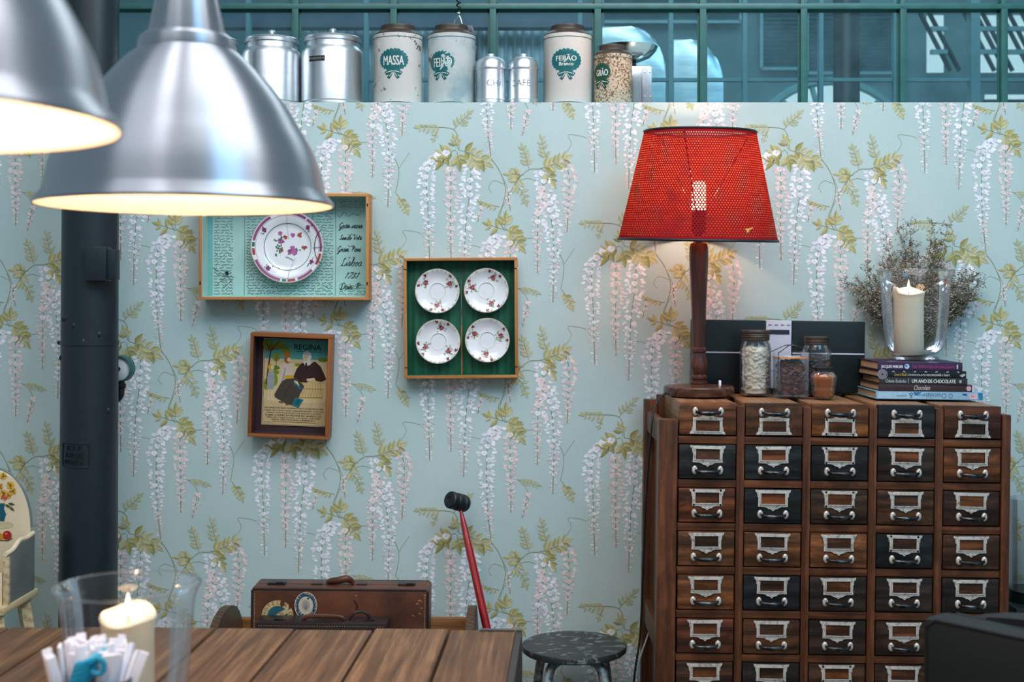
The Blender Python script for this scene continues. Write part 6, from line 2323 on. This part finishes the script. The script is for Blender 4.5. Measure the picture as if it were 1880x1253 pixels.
for x, y, s_ in ((-12, 880, 7), (3, 876, 7), (16, 893, 8), (-4, 895, 7), (20, 904, 7), (4, 908, 8), (-18, 900, 8), (-26, 886, 7), (12, 912, 6), (-10, 912, 7)):
    for i in range(8):
        a = 2 * PI * i / 8
        d.ell(x + s_ * .6 * math.cos(a), y + s_ * .6 * math.sin(a), s_ * .42, s_ * .26, YL if (i + int(x)) % 3 else YD, a, 7)
    d.ell(x, y, s_ * .34, s_ * .34, S(140, 86, 34), 0, 8)
fl(d, 4, 916, 6, S(206, 110, 90), S(190, 80, 70))
for x, y, a in ((12, 926, 0.2), (6, 928, 0.5), (14, 932, 0.7), (-12, 926, 2.8)):
    d.leaf(x, y, a, 13, 5, GN, S(90, 96, 60))
d.ell(10, 985, 8.5, 8.5, RDD, 0, 18)
d.ell(8, 982, 3, 2.4, S(216, 110, 70), 0, 8)
d.ell(-6, 988, 9, 8, S(206, 140, 50), 0, 18)
d.line([(-4, 994), (12, 995), (20, 990)], 1.6, GN)
for x, y in ((10, 893), (17, 1002)):
    pass
d.build('painted_flowers', lambda x, y, h: ((x - VX) * kq - chx, bk - cy - h - 0.0005, CH - (y - VY) * kq), ch)

# ------------------------------------------------------------------ black leather chair near the viewer
p = P(1690, 1131, 2.50)
ang = math.atan2(-0.75, 0.66)
lc = thing('leather_chair', 'black leather chair cut off by the corner of the picture in front of the cabinet', 'chair', (p.x, p.y, 0), (0, 0, ang))
zL = p.z
link('backrest', MB().box2((0.0, 0.0, 0.40), (0.48, 0.085, zL), 0.022), m_blackleather, lc)
mb = MB()
mb.tube([(0.016, 0.004, 0.42), (0.012, 0.004, zL - .02), (0.03, 0.004, zL - 0.005), (0.46, 0.004, zL - .005), (0.47, 0.004, zL - .02), (0.468, 0.004, .42)], 0.0042, 6)
mb.tube([(0.03, 0.081, zL - 0.005), (0.46, 0.081, zL - .005)], 0.004, 6)
link('piping', mb, m_blackleather, lc)
cs = []
for i in range(13):
    u = i / 12
    cs.append((0.03 + 0.42 * u, zL - 0.02 + 0.034 * math.sin(PI * u) ** 0.6))
link('head_cushion', MB().prism([(0.03, zL - .1)] + cs + [(0.45, zL - .1)], 0.078, 0.14, 'XZ', 0.012), m_blackleather, lc)
link('seat', MB().box2((0.0, 0.085, 0.36), (0.48, 0.52, 0.47), 0.025), m_blackleather, lc)
lgm = MB().box((0, 0, 0.18), (0.035, 0.035, 0.36), 0.003).mesh('leg')
for x, y in ((0.03, 0.03), (0.45, 0.03), (0.03, 0.48), (0.45, 0.48)):
    link('leg', lgm, m_black, lc, (x, y, 0))

# ------------------------------------------------------------------ glass cylinder on a dark stand beside the cabinet
dg = 4.02
p = P(1897, 1103, dg)
std = thing('side_stand', 'dark square side stand at the picture edge, beyond the cabinet, carrying the glass cylinder', 'table', (p.x + 0.02, p.y, 0))
link('stand_top', MB().box2((-0.115, -0.11, p.z - 0.03), (0.14, 0.12, p.z), 0.003), m_dark, std)
lgm = MB().box((0, 0, (p.z - .03) / 2), (0.03, 0.03, p.z - .03), 0.002).mesh('leg')
for x, y in ((-0.09, -0.085), (0.115, -0.085), (-0.09, 0.095), (0.115, 0.095)):
    link('leg', lgm, m_dark, std, (x, y, 0))
cyl = thing('glass_cylinder', 'tall clear glass cylinder with dark base at the picture edge, beyond the cabinet', 'vase', (p.x, p.y, p.z + 0.001))
hz_ = CH - (916 - VY) * dg / FPX - p.z
rr = 0.072
link('base', MB().lathe([(0, 0), (0.078, 0), (0.078, 0.012), (0.074, 0.03), (0.076, 0.034), (0, 0.034)], 40), m_black, cyl)
link('glass_wall', MB().lathe([(rr, 0.034), (rr, hz_), (rr - .003, hz_), (rr - .003, .034)], 48), m_glass, cyl)
